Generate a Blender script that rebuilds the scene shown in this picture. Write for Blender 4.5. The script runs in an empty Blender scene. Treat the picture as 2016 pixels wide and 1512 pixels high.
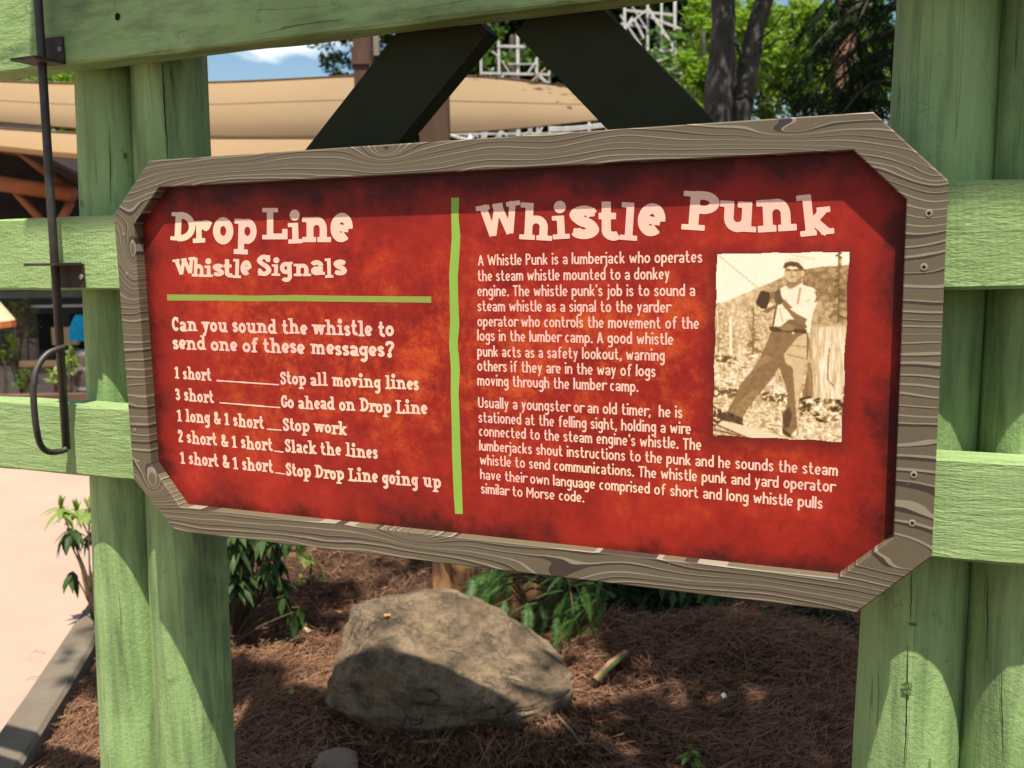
import bpy, bmesh, math, random
import numpy as np
from mathutils import Vector, Matrix, noise as mnoise

# ------------------------------------------------------------------ camera, sky, sun, exposure
scn = bpy.context.scene
COL = scn.collection
FPX = 1880.0                                   # focal length in photo pixels (photo 2016 x 1512)
CAM = np.array([1.183973, -1.192002, 0.448747])
YAW, PIT, ROL = -0.3948993, 0.1399177, -0.0181950
_fw = np.array([math.sin(YAW)*math.cos(PIT), math.cos(YAW)*math.cos(PIT), -math.sin(PIT)])
_r0 = np.array([math.cos(YAW), -math.sin(YAW), 0.0])
_u0 = np.cross(_r0, _fw)
RT = _r0*math.cos(ROL) + _u0*math.sin(ROL)
UP = -_r0*math.sin(ROL) + _u0*math.cos(ROL)
cam = bpy.data.cameras.new("camera")
camo = bpy.data.objects.new("camera", cam)
COL.objects.link(camo)
M = Matrix.Identity(4)
for i in range(3):
    M[i][0], M[i][1], M[i][2], M[i][3] = RT[i], UP[i], -_fw[i], CAM[i]
camo.matrix_world = M
cam.sensor_width = 36.0
cam.lens = FPX/2016*36
cam.clip_start = 0.02
cam.clip_end = 1500
cam.dof.use_dof = True
cam.dof.focus_distance = 1.27
cam.dof.aperture_fstop = 8.5
scn.camera = camo

SUN_L = Vector((-0.60, 1.0, -3.1)).normalized()        # direction the light travels
sun = bpy.data.lights.new("sun", 'SUN')
sun.energy = 5.0
sun.angle = math.radians(0.5)
sun.color = (1.0, 0.95, 0.86)
suno = bpy.data.objects.new("sun", sun)
COL.objects.link(suno)
suno.rotation_euler = SUN_L.to_track_quat('-Z', 'Y').to_euler()
suno.location = (3, -5, 12)

world = bpy.data.worlds.new("World")
scn.world = world
world.use_nodes = True
wt = world.node_tree
wt.nodes.clear()
sky = wt.nodes.new('ShaderNodeTexSky')
sky.sky_type = 'NISHITA'
sky.sun_disc = False
sky.sun_elevation = math.asin(-SUN_L.z)
sky.sun_rotation = math.atan2(-SUN_L.x, -SUN_L.y)
sky.air_density = 1.2
sky.dust_density = 1.0
tcw = wt.nodes.new('ShaderNodeTexCoord')
mpw = wt.nodes.new('ShaderNodeMapping')
mpw.inputs['Scale'].default_value = (1, 1, 2.4)
mpw.inputs['Location'].default_value = (0.42, 0.0, 0.25)
nzw = wt.nodes.new('ShaderNodeTexNoise')
nzw.inputs['Scale'].default_value = 5.0
nzw.inputs['Detail'].default_value = 8
nzw.inputs['Roughness'].default_value = 0.55
rpw = wt.nodes.new('ShaderNodeValToRGB')
rpw.color_ramp.elements[0].position = 0.50
rpw.color_ramp.elements[1].position = 0.66
mxw = wt.nodes.new('ShaderNodeMix')
mxw.data_type = 'RGBA'
mxw.inputs['B'].default_value = (25.0, 25.2, 25.8, 1)
bgw = wt.nodes.new('ShaderNodeBackground')
bgw.inputs['Strength'].default_value = 0.036
ow = wt.nodes.new('ShaderNodeOutputWorld')
wt.links.new(tcw.outputs['Generated'], mpw.inputs['Vector'])
wt.links.new(mpw.outputs['Vector'], nzw.inputs['Vector'])
wt.links.new(nzw.outputs['Fac'], rpw.inputs['Fac'])
wt.links.new(rpw.outputs['Color'], mxw.inputs['Factor'])
hsw = wt.nodes.new('ShaderNodeHueSaturation')
hsw.inputs['Saturation'].default_value = 1.22
hsw.inputs['Value'].default_value = 2.15
wt.links.new(sky.outputs['Color'], hsw.inputs['Color'])
wt.links.new(hsw.outputs['Color'], mxw.inputs['A'])
wt.links.new(mxw.outputs['Result'], bgw.inputs['Color'])
wt.links.new(bgw.outputs['Background'], ow.inputs['Surface'])

scn.view_settings.view_transform = 'Standard'
scn.view_settings.look = 'None'
scn.view_settings.exposure = 0.80
scn.view_settings.gamma = 1.0
scn.view_settings.use_curve_mapping = False
scn.render.engine = 'CYCLES'
scn.cycles.max_bounces = 8
scn.cycles.transparent_max_bounces = 8

random.seed(7)
RNG = np.random.default_rng(11)

# ------------------------------------------------------------------ placing helpers
def ray(x, y):
    return _fw + RT*(x-1008)/FPX - UP*(y-756)/FPX
def at(x, y, Y):
    """point on the vertical plane y = Y (the sign's own planes) seen at a photo pixel"""
    d = ray(x, y)
    return CAM + d*(Y-CAM[1])/d[1]
def gnd(x, y, Z=-1.0):
    d = ray(x, y)
    return CAM + d*(Z-CAM[2])/d[2]
def far(x, y, D):
    """point at a depth of D metres"""
    return CAM + ray(x, y)*D

# ------------------------------------------------------------------ object helpers
def props(o, label=None, cat=None, group=None, kind=None):
    if label: o["label"] = label
    if cat: o["category"] = cat
    if group: o["group"] = group
    if kind: o["kind"] = kind
    return o
def thing(name, loc, label, cat, group=None):
    o = bpy.data.objects.new(name, None)
    o.empty_display_size = 0.1
    COL.objects.link(o)
    o.location = Vector([float(v) for v in loc])
    return props(o, label, cat, group)
def wloc(o):
    v = Vector((0, 0, 0))
    while o is not None:
        v = v + o.location
        o = o.parent
    return v
def obj(name, verts, faces, mat, parent=None, smooth=False, origin=None):
    """ONE mesh object; verts are world coordinates"""
    V = np.array([[float(c) for c in v] for v in verts])
    if origin is None:
        origin = np.array([(V[:, 0].min()+V[:, 0].max())/2, (V[:, 1].min()+V[:, 1].max())/2, V[:, 2].min()])
    origin = np.array(origin, float)
    me = bpy.data.meshes.new(name)
    me.from_pydata((V-origin).tolist(), [], [tuple(f) for f in faces])
    me.update()
    if smooth:
        me.polygons.foreach_set('use_smooth', [True]*len(me.polygons))
    o = bpy.data.objects.new(name, me)
    COL.objects.link(o)
    if mat: me.materials.append(mat)
    loc = Vector(origin.tolist())
    if parent is not None:
        o.parent = parent
        loc = loc - wloc(parent)
    o.location = loc
    return o

class MB:
    """collects shapes for one mesh"""
    def __init__(s): s.v = []; s.f = []
    def add(s, v, f):
        n = len(s.v); s.v += [tuple(map(float, p)) for p in v]; s.f += [tuple(i+n for i in q) for q in f]; return s
    def box(s, lo, hi):
        x0, y0, z0 = lo; x1, y1, z1 = hi
        return s.add([(x0,y0,z0),(x1,y0,z0),(x1,y1,z0),(x0,y1,z0),(x0,y0,z1),(x1,y0,z1),(x1,y1,z1),(x0,y1,z1)],
                     [(0,3,2,1),(4,5,6,7),(0,1,5,4),(1,2,6,5),(2,3,7,6),(3,0,4,7)])
    def bar(s, p0, p1, w, d, upv=(0, 0, 1)):
        p0, p1 = Vector(p0), Vector(p1); t = (p1-p0).normalized(); u = Vector(upv)
        a = t.cross(u)
        if a.length < 1e-4: a = t.cross(Vector((1, 0, 0)))
        a.normalize(); b = a.cross(t).normalized()
        P = []
        for p in (p0, p1):
            for sa, sb in ((-1,-1),(1,-1),(1,1),(-1,1)):
                P.append(p + a*sa*w/2 + b*sb*d/2)
        return s.add(P, [(0,1,2,3),(7,6,5,4),(0,4,5,1),(1,5,6,2),(2,6,7,3),(3,7,4,0)])
    def tube(s, pts, r, n=10, caps=True):
        pts = [Vector([float(c) for c in p]) for p in pts]
        rs = r if isinstance(r, (list, tuple)) else [r]*len(pts)
        ref = None; rings = []
        for i, p in enumerate(pts):
            t = (pts[min(i+1, len(pts)-1)]-pts[max(i-1, 0)]).normalized()
            if ref is None:
                ref = Vector((0, 0, 1)) if abs(t.z) < 0.9 else Vector((1, 0, 0))
            a = (ref - t*ref.dot(t)).normalized(); b = t.cross(a); ref = a
            rings.append([p + (a*math.cos(2*math.pi*k/n)+b*math.sin(2*math.pi*k/n))*rs[i] for k in range(n)])
        V = [q for R_ in rings for q in R_]; F = []
        for i in range(len(pts)-1):
            for k in range(n):
                F.append((i*n+k, i*n+(k+1) % n, (i+1)*n+(k+1) % n, (i+1)*n+k))
        if caps:
            F.append(tuple(range(n))[::-1]); F.append(tuple((len(pts)-1)*n+k for k in range(n)))
        return s.add(V, F)
    def build(s, name, mat, parent=None, smooth=False):
        return obj(name, s.v, s.f, mat, parent, smooth)

def fbm(p, s=1.0, o=3):
    return mnoise.fractal(Vector(p)*s, 1.0, 2.0, o)

# ------------------------------------------------------------------ materials
class NT:
    def __init__(s, name):
        s.m = bpy.data.materials.new(name); s.m.use_nodes = True; s.t = s.m.node_tree; s.t.nodes.clear()
        s.out = s.t.nodes.new('ShaderNodeOutputMaterial'); s.b = s.t.nodes.new('ShaderNodeBsdfPrincipled')
        s.t.links.new(s.b.outputs[0], s.out.inputs[0])
    def n(s, typ, **kw):
        nd = s.t.nodes.new('ShaderNode'+typ)
        for k, v in kw.items(): setattr(nd, k, v)
        return nd
    def set(s, sock, v):
        if hasattr(v, 'is_output'): s.t.links.new(v, sock)
        elif isinstance(v, (tuple, list)) and len(v) == 3 and sock.type == 'RGBA': sock.default_value = (*v, 1)
        else: sock.default_value = v
    def coord(s, scale=(1, 1, 1), kind='Object', loc=(0, 0, 0), rot=(0, 0, 0)):
        tc = s.n('TexCoord'); mp = s.n('Mapping')
        mp.inputs['Scale'].default_value = scale; mp.inputs['Location'].default_value = loc; mp.inputs['Rotation'].default_value = rot
        s.t.links.new(tc.outputs[kind], mp.inputs[0]); return mp.outputs[0]
    def noise(s, vec, scale, detail=4, rough=0.55, dist=0.0):
        nd = s.n('TexNoise'); nd.inputs['Scale'].default_value = scale; nd.inputs['Detail'].default_value = detail
        nd.inputs['Roughness'].default_value = rough; nd.inputs['Distortion'].default_value = dist
        s.set(nd.inputs['Vector'], vec); return nd.outputs['Fac']
    def math(s, op, a, b=0.0, c=0.0, clamp=False):
        nd = s.n('Math', operation=op, use_clamp=clamp)
        s.set(nd.inputs[0], a); s.set(nd.inputs[1], b); s.set(nd.inputs[2], c); return nd.outputs[0]
    def ramp(s, fac, stops, interp='LINEAR'):
        nd = s.n('ValToRGB'); cr = nd.color_ramp; cr.interpolation = interp
        while len(cr.elements) < len(stops): cr.elements.new(0.5)
        for e, (p, c) in zip(cr.elements, stops):
            e.position = p; e.color = (*c, 1) if isinstance(c, (tuple, list)) else (c, c, c, 1)
        s.set(nd.inputs[0], fac); return nd.outputs[0]
    def mix(s, fac, a, b, blend='MIX'):
        nd = s.n('Mix', data_type='RGBA', blend_type=blend)
        s.set(nd.inputs['Factor'], fac); s.set(nd.inputs['A'], a); s.set(nd.inputs['B'], b); return nd.outputs['Result']
    def bump(s, h, strength=0.3, dist=0.01):
        nd = s.n('Bump'); nd.inputs['Strength'].default_value = strength; nd.inputs['Distance'].default_value = dist
        s.set(nd.inputs['Height'], h); s.t.links.new(nd.outputs[0], s.b.inputs['Normal'])
    def base(s, c, rough=0.6, spec=0.4, metal=0.0):
        s.set(s.b.inputs['Base Color'], c); s.set(s.b.inputs['Roughness'], rough)
        s.b.inputs['Specular IOR Level'].default_value = spec; s.b.inputs['Metallic'].default_value = metal
        return s.m
    def island(s):
        return s.n('NewGeometry').outputs['Random Per Island']

def paint_wood(name, scale, rough_saw=1.0, seed=0.0, c1=(.215,.325,.108), c2=(.315,.455,.170), dark=(.035,.06,.02)):
    m = NT(name)
    v = m.coord(scale, loc=(seed, seed*1.7, seed*.6))
    iso = m.coord((1, 1, 1), loc=(seed*2, 0, seed))
    big = m.noise(iso, 5.0, 4)
    fine = m.noise(v, 30.0, 6, 0.65)
    patch = m.noise(v, 6.0, 5, 0.7)
    col = m.mix(m.ramp(big, [(.32, 0.0), (.68, 1.0)]), c1, c2)
    col = m.mix(m.math('MULTIPLY', m.ramp(fine, [(.30, 1.0), (.54, 0.0)]), 0.6), col, dark)
    worn = m.ramp(patch, [(.55, 0.0), (.62, 1.0)])
    spot = m.ramp(m.noise(iso, 24.0, 5, 0.75), [(.60, 0.0), (.70, 1.0)])
    col = m.mix(m.math('MULTIPLY', m.math('MULTIPLY', worn, m.ramp(big, [(.40, 0.0), (.52, 1.0)])), 0.55), col, (.055,.07,.03))
    col = m.mix(m.math('MULTIPLY', spot, 0.5), col, (.07,.09,.04))
    thin = m.noise(m.coord((1, 1, .022) if scale[2] < .5 else (.03, 1, 1), loc=(seed*5, seed, 0)), 26.0, 3, .5)
    line = m.math('LESS_THAN', m.math('ABSOLUTE', m.math('SUBTRACT', thin, .5)), .0045)
    gate = m.ramp(m.noise(iso, 3.3, 3), [(.46, 0.0), (.56, 1.0)])
    col = m.mix(m.math('MULTIPLY', m.math('MULTIPLY', line, gate), .6), col, (.03,.045,.016))
    m.base(col, 0.62, 0.35)
    h = m.math('ADD', m.noise(v, 55.0, 7, 0.7), m.math('MULTIPLY', m.noise(iso, 120.0, 5, 0.7), 0.6))
    m.bump(h, 0.55*rough_saw, 0.006)
    return m.m

def sawn_wood(name, seed=0.0, flaky=1.0, sx=.30, ts=62.0):
    """painted rough-sawn rail: grain along x with short torn flakes"""
    m = NT(name)
    v = m.coord((0.22, 1, 1), loc=(seed, seed, seed))
    v2 = m.coord((sx, 1, 1.0), loc=(seed*3, 0, 0), rot=(0, 0.06, 0))
    iso = m.coord((1, 1, 1), loc=(seed, 0, 0))
    big = m.noise(iso, 6.0, 4)
    tear = m.noise(v2, ts, 7, 0.78, 0.35)
    grain = m.noise(v, 90.0, 5, 0.7)
    col = m.mix(m.ramp(big, [(.3, 0.0), (.7, 1.0)]), (.245,.358,.120), (.345,.475,.185))
    cr = m.ramp(tear, [(.28, 1.0), (.40, 0.0)])
    col = m.mix(m.math('MULTIPLY', cr, 0.75*flaky), col, (.05,.085,.025))
    st = m.ramp(m.noise(iso, 14.0, 6, 0.7), [(.62, 0.0), (.75, 1.0)])
    col = m.mix(m.math('MULTIPLY', st, 0.45), col, (.11,.12,.055))
    m.base(col, 0.66, 0.3)
    saw = m.n('TexWave', wave_type='BANDS', bands_direction='X')
    saw.inputs['Scale'].default_value = 38; saw.inputs['Distortion'].default_value = 3.0; saw.inputs['Detail'].default_value = 3
    m.set(saw.inputs['Vector'], m.coord((1, 1, 0.35), rot=(0, 0.25, 0)))
    h = m.math('ADD', m.math('MULTIPLY', tear, 1.4*flaky), m.math('ADD', m.math('MULTIPLY', grain, 0.7), m.math('MULTIPLY', saw.outputs['Fac'], 0.06)))
    m.bump(h, 0.8, 0.008)
    return m.m

def plain(name, c1, c2, scale=8.0, rough=0.7, spec=0.3, bump=0.2, bscale=60, dist=0.004, stretch=(1, 1, 1), metal=0.0):
    m = NT(name)
    v = m.coord(stretch)
    m.base(m.mix(m.ramp(m.noise(v, scale, 6, 0.65), [(.3, 0.0), (.7, 1.0)]), c1, c2), rough, spec, metal)
    if bump: m.bump(m.noise(v, bscale, 6, 0.65), bump, dist)
    return m.m

def leafmat(name, c1, c2, trans=0.45, rough=0.5, spec=.35):
    m = NT(name)
    c = m.ramp(m.island(), [(0, c1), (1, c2)])
    m.base(c, rough, spec)
    tr = m.n('BsdfTranslucent'); m.set(tr.inputs[0], m.mix(0.5, c, (c2[0]*1.5, c2[1]*1.5, c2[2]*.7)))
    ms = m.n('MixShader'); ms.inputs[0].default_value = trans
    m.t.links.new(m.b.outputs[0], ms.inputs[1]); m.t.links.new(tr.outputs[0], ms.inputs[2]); m.t.links.new(ms.outputs[0], m.out.inputs[0])
    return m.m

GREEN_LOG = paint_wood("green_paint_log", (1, 1, 0.09), 1.0, 0.0)
GREEN_LOG_B = paint_wood("green_paint_log_worn", (1, 1, 0.09), 1.0, 3.7)
GREEN_BEAM = paint_wood("green_paint_beam", (0.25, 1, 1), 1.1, 1.3)
GREEN_RAIL = sawn_wood("green_paint_rail", 0.0, 0.55, .45, 95.0)
GREEN_RAIL_LOW = sawn_wood("green_paint_low_rail", 2.2, 1.15, .16, 70.0)
DARK_BRACE = plain("dark_green_brace_paint", (.017,.019,.006), (.024,.029,.010), 9, 0.75, 0.2, 0.3, 60)
IRON = plain("dark_iron", (.034,.029,.026), (.075,.062,.052), 30, 0.5, 0.5, 0.15, 200, 0.001, metal=0.35)
RUSTY = plain("rusty_plate", (.025,.020,.018), (.085,.052,.034), 40, 0.6, 0.4, 0.2, 150, 0.001, metal=0.2)
STEEL = plain("screw_steel", (.20,.175,.125), (.28,.25,.19), 40, 0.5, 0.4, 0)
BLACK = plain("dark_hole", (.008,.008,.006), (.012,.012,.01), 10, 0.9, 0.1, 0)

# ------------------------------------------------------------------ dimensions of the sign and the fence
W, H, CA, CB = 1.22, 0.5964, 0.0816, 0.0805
D_PAN = 0.0185          # how far the red panel lies behind the frame's face
Y_RAIL = 0.050          # face of the rails
Y_LOG = 0.165           # log centres
GZ = -1.0

# ------------------------------------------------------------------ ground
HFW = np.array([_fw[0], _fw[1]]); HFW /= np.linalg.norm(HFW)
def gz(x, y):
    d = (x-CAM[0])*HFW[0] + (y-CAM[1])*HFW[1]
    t = min(max((d-9.6)/1.6, 0.0), 1.0); t = t*t*(3-2*t)
    near = min(max((d-1.0)/1.0, 0), 1)*min(max((8.5-d)/2, 0), 1)
    k0, k1 = gnd(193, 1292), gnd(66, 1512)
    side = (x-k1[0])*(k0[1]-k1[1]) - (y-k1[1])*(k0[0]-k1[0])
    mul = min(max(side*1.6, 0), 1)
    h = 0.075*mul*near*(0.9*fbm((x, y, 0), 1.3, 3)) + 0.030*mul*near*fbm((x, y, 3), 5.0, 2)
    h += mul*0.10*math.exp(-((x-0.72)**2/0.10 + (y-2.12)**2/0.05))
    return GZ - 1.2*t + h
m = NT("pine_straw_ground")
iso = m.coord((1, 1, 1))
n1 = m.noise(iso, 2.2, 6, 0.65); n2 = m.noise(iso, 45, 8, 0.8); n3 = m.noise(m.coord((1, .22, 1), rot=(0, 0, 0.7)), 70, 6, 0.75, 1.0); n4 = m.noise(m.coord((.22, 1, 1), rot=(0, 0, 0.4)), 70, 6, 0.75, 1.0)
c = m.mix(m.ramp(n1, [(.3, 0.0), (.7, 1.0)]), (.085,.044,.027), (.185,.100,.060))
c = m.mix(m.ramp(n2, [(.38, 1.0), (.52, 0.0)]), c, (.03,.017,.011))
c = m.mix(m.math('MULTIPLY', m.ramp(m.math('MAXIMUM', n3, n4), [(.60, 0.0), (.72, 1.0)]), .8), c, (.30,.16,.09))
m.base(c, 0.95, 0.1); m.bump(m.math('ADD', n2, m.math('MAXIMUM', n3, n4)), 0.9, 0.03)
MULCH = m.m
def axis(lo, hi, fine_lo, fine_hi, fs, cs):
    a = list(np.arange(fine_lo, fine_hi, fs))
    x = fine_lo; s = fs
    L = []
    while x > lo: s = min(s*1.35, cs); x -= s; L.append(x)
    x = a[-1]; s = fs; Rr = []
    while x < hi: s = min(s*1.35, cs); x += s; Rr.append(x)
    return L[::-1]+a+Rr
xs = axis(-260, 260, -2.2, 2.4, 0.06, 25); ys = axis(-60, 400, -0.2, 4.2, 0.06, 25)
V = [(x, y, gz(x, y)) for y in ys for x in xs]
nx = len(xs)
F = [(j*nx+i, j*nx+i+1, (j+1)*nx+i+1, (j+1)*nx+i) for j in range(len(ys)-1) for i in range(nx-1)]
props(obj("ground", V, F, MULCH, None, True), kind="structure")

# concrete path to the left of the kerb, ending at the low timber wall
k_in0, k_in1 = gnd(193, 1292), gnd(66, 1512)
kd = (k_in0-k_in1); kd[2] = 0; kd /= np.linalg.norm(kd); kn = np.array([-kd[1], kd[0], 0])
m = NT("pink_concrete")
iso = m.coord((1, 1, 1))
c = m.mix(m.ramp(m.noise(iso, 1.4, 6, .6), [(.3, 0.0), (.7, 1.0)]), (.33,.228,.168), (.385,.272,.202))
c = m.mix(m.math('MULTIPLY', m.ramp(m.noise(iso, 3.2, 7, .75), [(.60, 0.0), (.75, 1.0)]), .28), c, (.20,.15,.12))
m.base(c, 0.85, 0.2); m.bump(m.noise(iso, 180, 5, .7), .25, .003)
CONC = m.m
KW = 0.125
pb = k_in1 + kn*KW*0.9 - kd*3.0; pe = k_in1 + kn*KW*0.9 + kd*9.3
P2 = [pb, pe, pe+np.array([-3.0, .3, 0]), np.array([-16., 3.5, 0]), np.array([-16., -6., 0]), pb+np.array([-.5, -3, 0])]
ring = [(p[0], p[1], GZ+0.012) for p in P2]
props(obj("path", ring + [(p[0], p[1], GZ-.1) for p in P2], [tuple(range(6))[::-1]] + [(i, (i+1) % 6, 6+(i+1) % 6, 6+i) for i in range(6)], CONC, None), kind="structure")
me = bpy.data.objects["path"].data
bm = bmesh.new(); bm.from_mesh(me); bmesh.ops.recalc_face_normals(bm, faces=bm.faces); bm.to_mesh(me); bm.free()
# kerb: weathered concrete edging with eased edges
KERB = plain("grey_kerb", (.120,.094,.066), (.170,.136,.098), 7, .85, .2, .4, 90, .004)
V = []; F = []
prof = [(0, -.25), (0, .055), (.012, .068), (KW-.012, .068), (KW, .055), (KW, -.25)]
steps = 60
for i in range(steps+1):
    p = k_in1 - kd*2.6 + kd*(i*0.2)
    wob = .006*fbm((i*.3, 0, 0), 1.0, 2)
    for a, z in prof:
        q = p + kn*(a+wob); V.append((q[0], q[1], GZ+z+.004*fbm((i*.5, a*9, 2), 1, 2)))
for i in range(steps):
    for k in range(5): F.append((i*6+k, i*6+k+1, (i+1)*6+k+1, (i+1)*6+k))
F += [tuple(range(6)), tuple(steps*6+k for k in range(6))[::-1]]
props(obj("kerb", V, F, KERB), "long straight grey concrete kerb between the pink path and the pine straw", "kerb")

# ------------------------------------------------------------------ pine straw litter
def rand_needles(n, region, seed):
    rg = random.Random(seed); V = []; F = []
    k0, k1 = k_in0, k_in1
    cnt = 0
    while cnt < n:
        px, py = rg.uniform(*region[0]), rg.uniform(*region[1])
        p = gnd(px, py)
        side = (p[0]-k1[0])*(k0[1]-k1[1]) - (p[1]-k1[1])*(k0[0]-k1[0])
        if side < 0.02 and not (side > -.6 and rg.random() < .03): continue
        d = np.hypot(p[0]-CAM[0], p[1]-CAM[1])
        x, y = p[0], p[1]
        a = fbm((x, y, 5), 1.5, 2)*4 + rg.gauss(0, 1.2); L = rg.uniform(.04, .13); w = rg.uniform(.0006, .0012)
        bend = rg.uniform(-.5, .5); z0 = gz(x, y) + rg.uniform(.002, .022); lift = rg.uniform(-.02, .06)
        pts = []
        for s in (0, .5, 1.0):
            aa = a + bend*(s-.5)
            pts.append((x+math.cos(aa)*L*(s-.5), y+math.sin(aa)*L*(s-.5), z0+lift*(s-.5)+.012*(1-(2*s-1)**2)))
        b = len(V); px_, py_ = -math.sin(a)*w, math.cos(a)*w
        for q in pts: V += [(q[0]-px_, q[1]-py_, q[2]), (q[0]+px_, q[1]+py_, q[2]+w)]
        F += [(b, b+1, b+3, b+2), (b+2, b+3, b+5, b+4)]
        cnt += 1
    return V, F
STRAW = leafmat("pine_straw", (.070,.030,.016), (.30,.162,.094), .1, .8, .1)
V1, F1 = rand_needles(19000, ((60, 1700), (1290, 1540)), 3)
V2, F2 = rand_needles(16000, ((420, 1700), (1060, 1330)), 4)
rgf = random.Random(6)
for i in range(70):
    p = gnd(rgf.uniform(200, 1700), rgf.uniform(1080, 1540)); z = gz(p[0], p[1])+.018; a = rgf.uniform(0, 6.28); L = rgf.uniform(.04, .13); w = rgf.uniform(.0012, .003); n_ = len(V2); c_, s_ = math.cos(a), math.sin(a)
    if (p[0]-k_in1[0])*(k_in0[1]-k_in1[1])-(p[1]-k_in1[1])*(k_in0[0]-k_in1[0]) < .15: continue
    V2 += [(p[0]-c_*L+s_*w, p[1]-s_*L-c_*w, z-.006), (p[0]-c_*L-s_*w, p[1]-s_*L+c_*w, z-.003), (p[0]+c_*L-s_*w, p[1]+s_*L+c_*w, z+.010), (p[0]+c_*L+s_*w, p[1]+s_*L-c_*w, z+.007), (p[0], p[1], z+.010)]
    F2 += [(n_, n_+3, n_+4), (n_+3, n_+2, n_+4), (n_+2, n_+1, n_+4), (n_+1, n_, n_+4)]
for i in range(2600):
    p = gnd(rgf.uniform(60, 1700), rgf.uniform(1080, 1540)); z = gz(p[0], p[1])+rgf.uniform(.004, .022)
    if (p[0]-k_in1[0])*(k_in0[1]-k_in1[1])-(p[1]-k_in1[1])*(k_in0[0]-k_in1[0]) < .02: continue
    a = rgf.uniform(0, 6.28); L = rgf.uniform(.006, .022); w = L*rgf.uniform(.25, .6); n_ = len(V2); tz = rgf.uniform(-.006, .006)
    V2 += [(p[0]-math.cos(a)*L, p[1]-math.sin(a)*L, z), (p[0]-math.sin(a)*w, p[1]+math.cos(a)*w, z+tz), (p[0]+math.cos(a)*L, p[1]+math.sin(a)*L, z+.004), (p[0]+math.sin(a)*w, p[1]-math.cos(a)*w, z-tz)]
    F2 += [(n_, n_+1, n_+2), (n_, n_+2, n_+3)]
n0 = len(V1)
props(obj("pine_straw", V1+V2, F1+[tuple(i+n0 for i in f) for f in F2], STRAW), "loose brown pine straw scattered over the planting bed", "pine straw", kind="stuff")

# ------------------------------------------------------------------ the green fence
fence = thing("timber_fence", (0.6, Y_LOG, GZ), "green painted timber fence of round logs and sawn rails that carries the red sign", "fence")
def log(c_hi, c_lo, r_hi, r_lo, mat, seed, ztop=2.35, zbot=-1.15):
    c_hi, c_lo = np.array(c_hi), np.array(c_lo)
    nz, n = 90, 56
    V = []; F = []
    cracks = [(random.Random(seed*10+i).uniform(0, 6.28), random.Random(seed*7+i).uniform(-1, 1.5), random.Random(seed*5+i).uniform(.25, .9)) for i in range(9)]
    for j in range(nz+1):
        z = zbot + (ztop-zbot)*j/nz
        t = (z-c_lo[2])/(c_hi[2]-c_lo[2]); c = c_lo+(c_hi-c_lo)*t
        r = r_lo+(r_hi-r_lo)*t
        for k in range(n):
            a = 2*math.pi*k/n
            rr = r*(1+.016*fbm((math.cos(a)*.8+seed*9, math.sin(a)*.8, z*.9), 1.4, 3)) + .0012*fbm((math.cos(a)*4, math.sin(a)*4, z*1.1+seed*5), 3, 2)
            V.append((c[0]+rr*math.cos(a), c[1]+rr*math.sin(a), z))
    for j in range(nz):
        for k in range(n): F.append((j*n+k, j*n+(k+1) % n, (j+1)*n+(k+1) % n, (j+1)*n+k))
    F.append(tuple(range(n))[::-1]); F.append(tuple(nz*n+k for k in range(n)))
    return obj("post", V, F, mat, fence, True)
la = (at(222, 145, Y_LOG), at(275, 1500, Y_LOG)); lb = (at(333, 130, Y_LOG), at(385, 1500, Y_LOG))
r1 = (at(1858, 200, Y_LOG), at(1781, 1500, Y_LOG)); r2 = (at(2072, 200, Y_LOG), at(1999, 1500, Y_LOG))
log(*la, .063, .0725, GREEN_LOG, 1); log(*lb, .0635, .0735, GREEN_LOG_B, 2)
log(*r1, .0625, .0690, GREEN_LOG, 3); log(*r2, .064, .0700, GREEN_LOG_B, 4)
# drying cracks and knots on the logs (thin dark gaps hugging the surface)
def on_log(lg, rr, px, py):
    """where the view through a pixel meets the log"""
    hi, lo = lg
    d = ray(px, py)
    best = None
    for s in np.linspace(1.2, 2.6, 1400):
        p = CAM+d*s
        t = (p[2]-lo[2])/(hi[2]-lo[2]); c = lo+(hi-lo)*t; R_ = rr[1]+(rr[0]-rr[1])*t
        if (p[0]-c[0])**2+(p[1]-c[1])**2 < (R_+.0008)**2: best = p; break
    return best, c
def crack(lg, rr, pts, w):
    V = []; F = []
    pts = [(p[0], p[1]) for p in pts]
    dense = []
    for a, b in zip(pts[:-1], pts[1:]):
        for i in range(8): dense.append((a[0]+(b[0]-a[0])*i/8+random.uniform(-1, 1), a[1]+(b[1]-a[1])*i/8))
    dense.append(pts[-1])
    for i, (x, y) in enumerate(dense):
        p, c = on_log(lg, rr, x, y)
        if p is None: continue
        nrm = np.array([p[0]-c[0], p[1]-c[1], 0]); nrm /= np.linalg.norm(nrm); t = np.array([-nrm[1], nrm[0], 0])
        u = i/max(1, len(dense)-1); ww = w*(.35+.65*math.sin(math.pi*min(max(u, .04), .96)))*random.uniform(.7, 1.2)
        V += [p+nrm*.0014-t*ww, p+nrm*.0014+t*ww]
    F = [(2*i, 2*i+1, 2*i+3, 2*i+2) for i in range(len(V)//2-1)]
    if len(V) > 3: obj("crack", V, F, BLACK, bpy.data.objects[lg_post[id(lg)]])
lg_post = {id(la): "post", id(lb): "post.001", id(r1): "post.002", id(r2): "post.003"}
crack(lb, (.0635, .0735), [(320, 125), (325, 220), (331, 312)], .0011)
crack(r1, (.0625, .069), [(1865, 20), (1866, 120), (1856, 250), (1852, 330)], .0013)
crack(r1, (.0625, .069), [(1795, 1120), (1793, 1220)], .0005)
crack(r1, (.0625, .069), [(1788, 1270), (1785, 1420), (1780, 1505)], .0007)
crack(r1, (.0625, .069), [(1732, 1300), (1728, 1470)], .0004)
crack(r2, (.064, .07), [(1946, 1130), (1944, 1300)], .0006)
crack(r2, (.064, .07), [(1972, 1320), (1975, 1500)], .0006)
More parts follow.
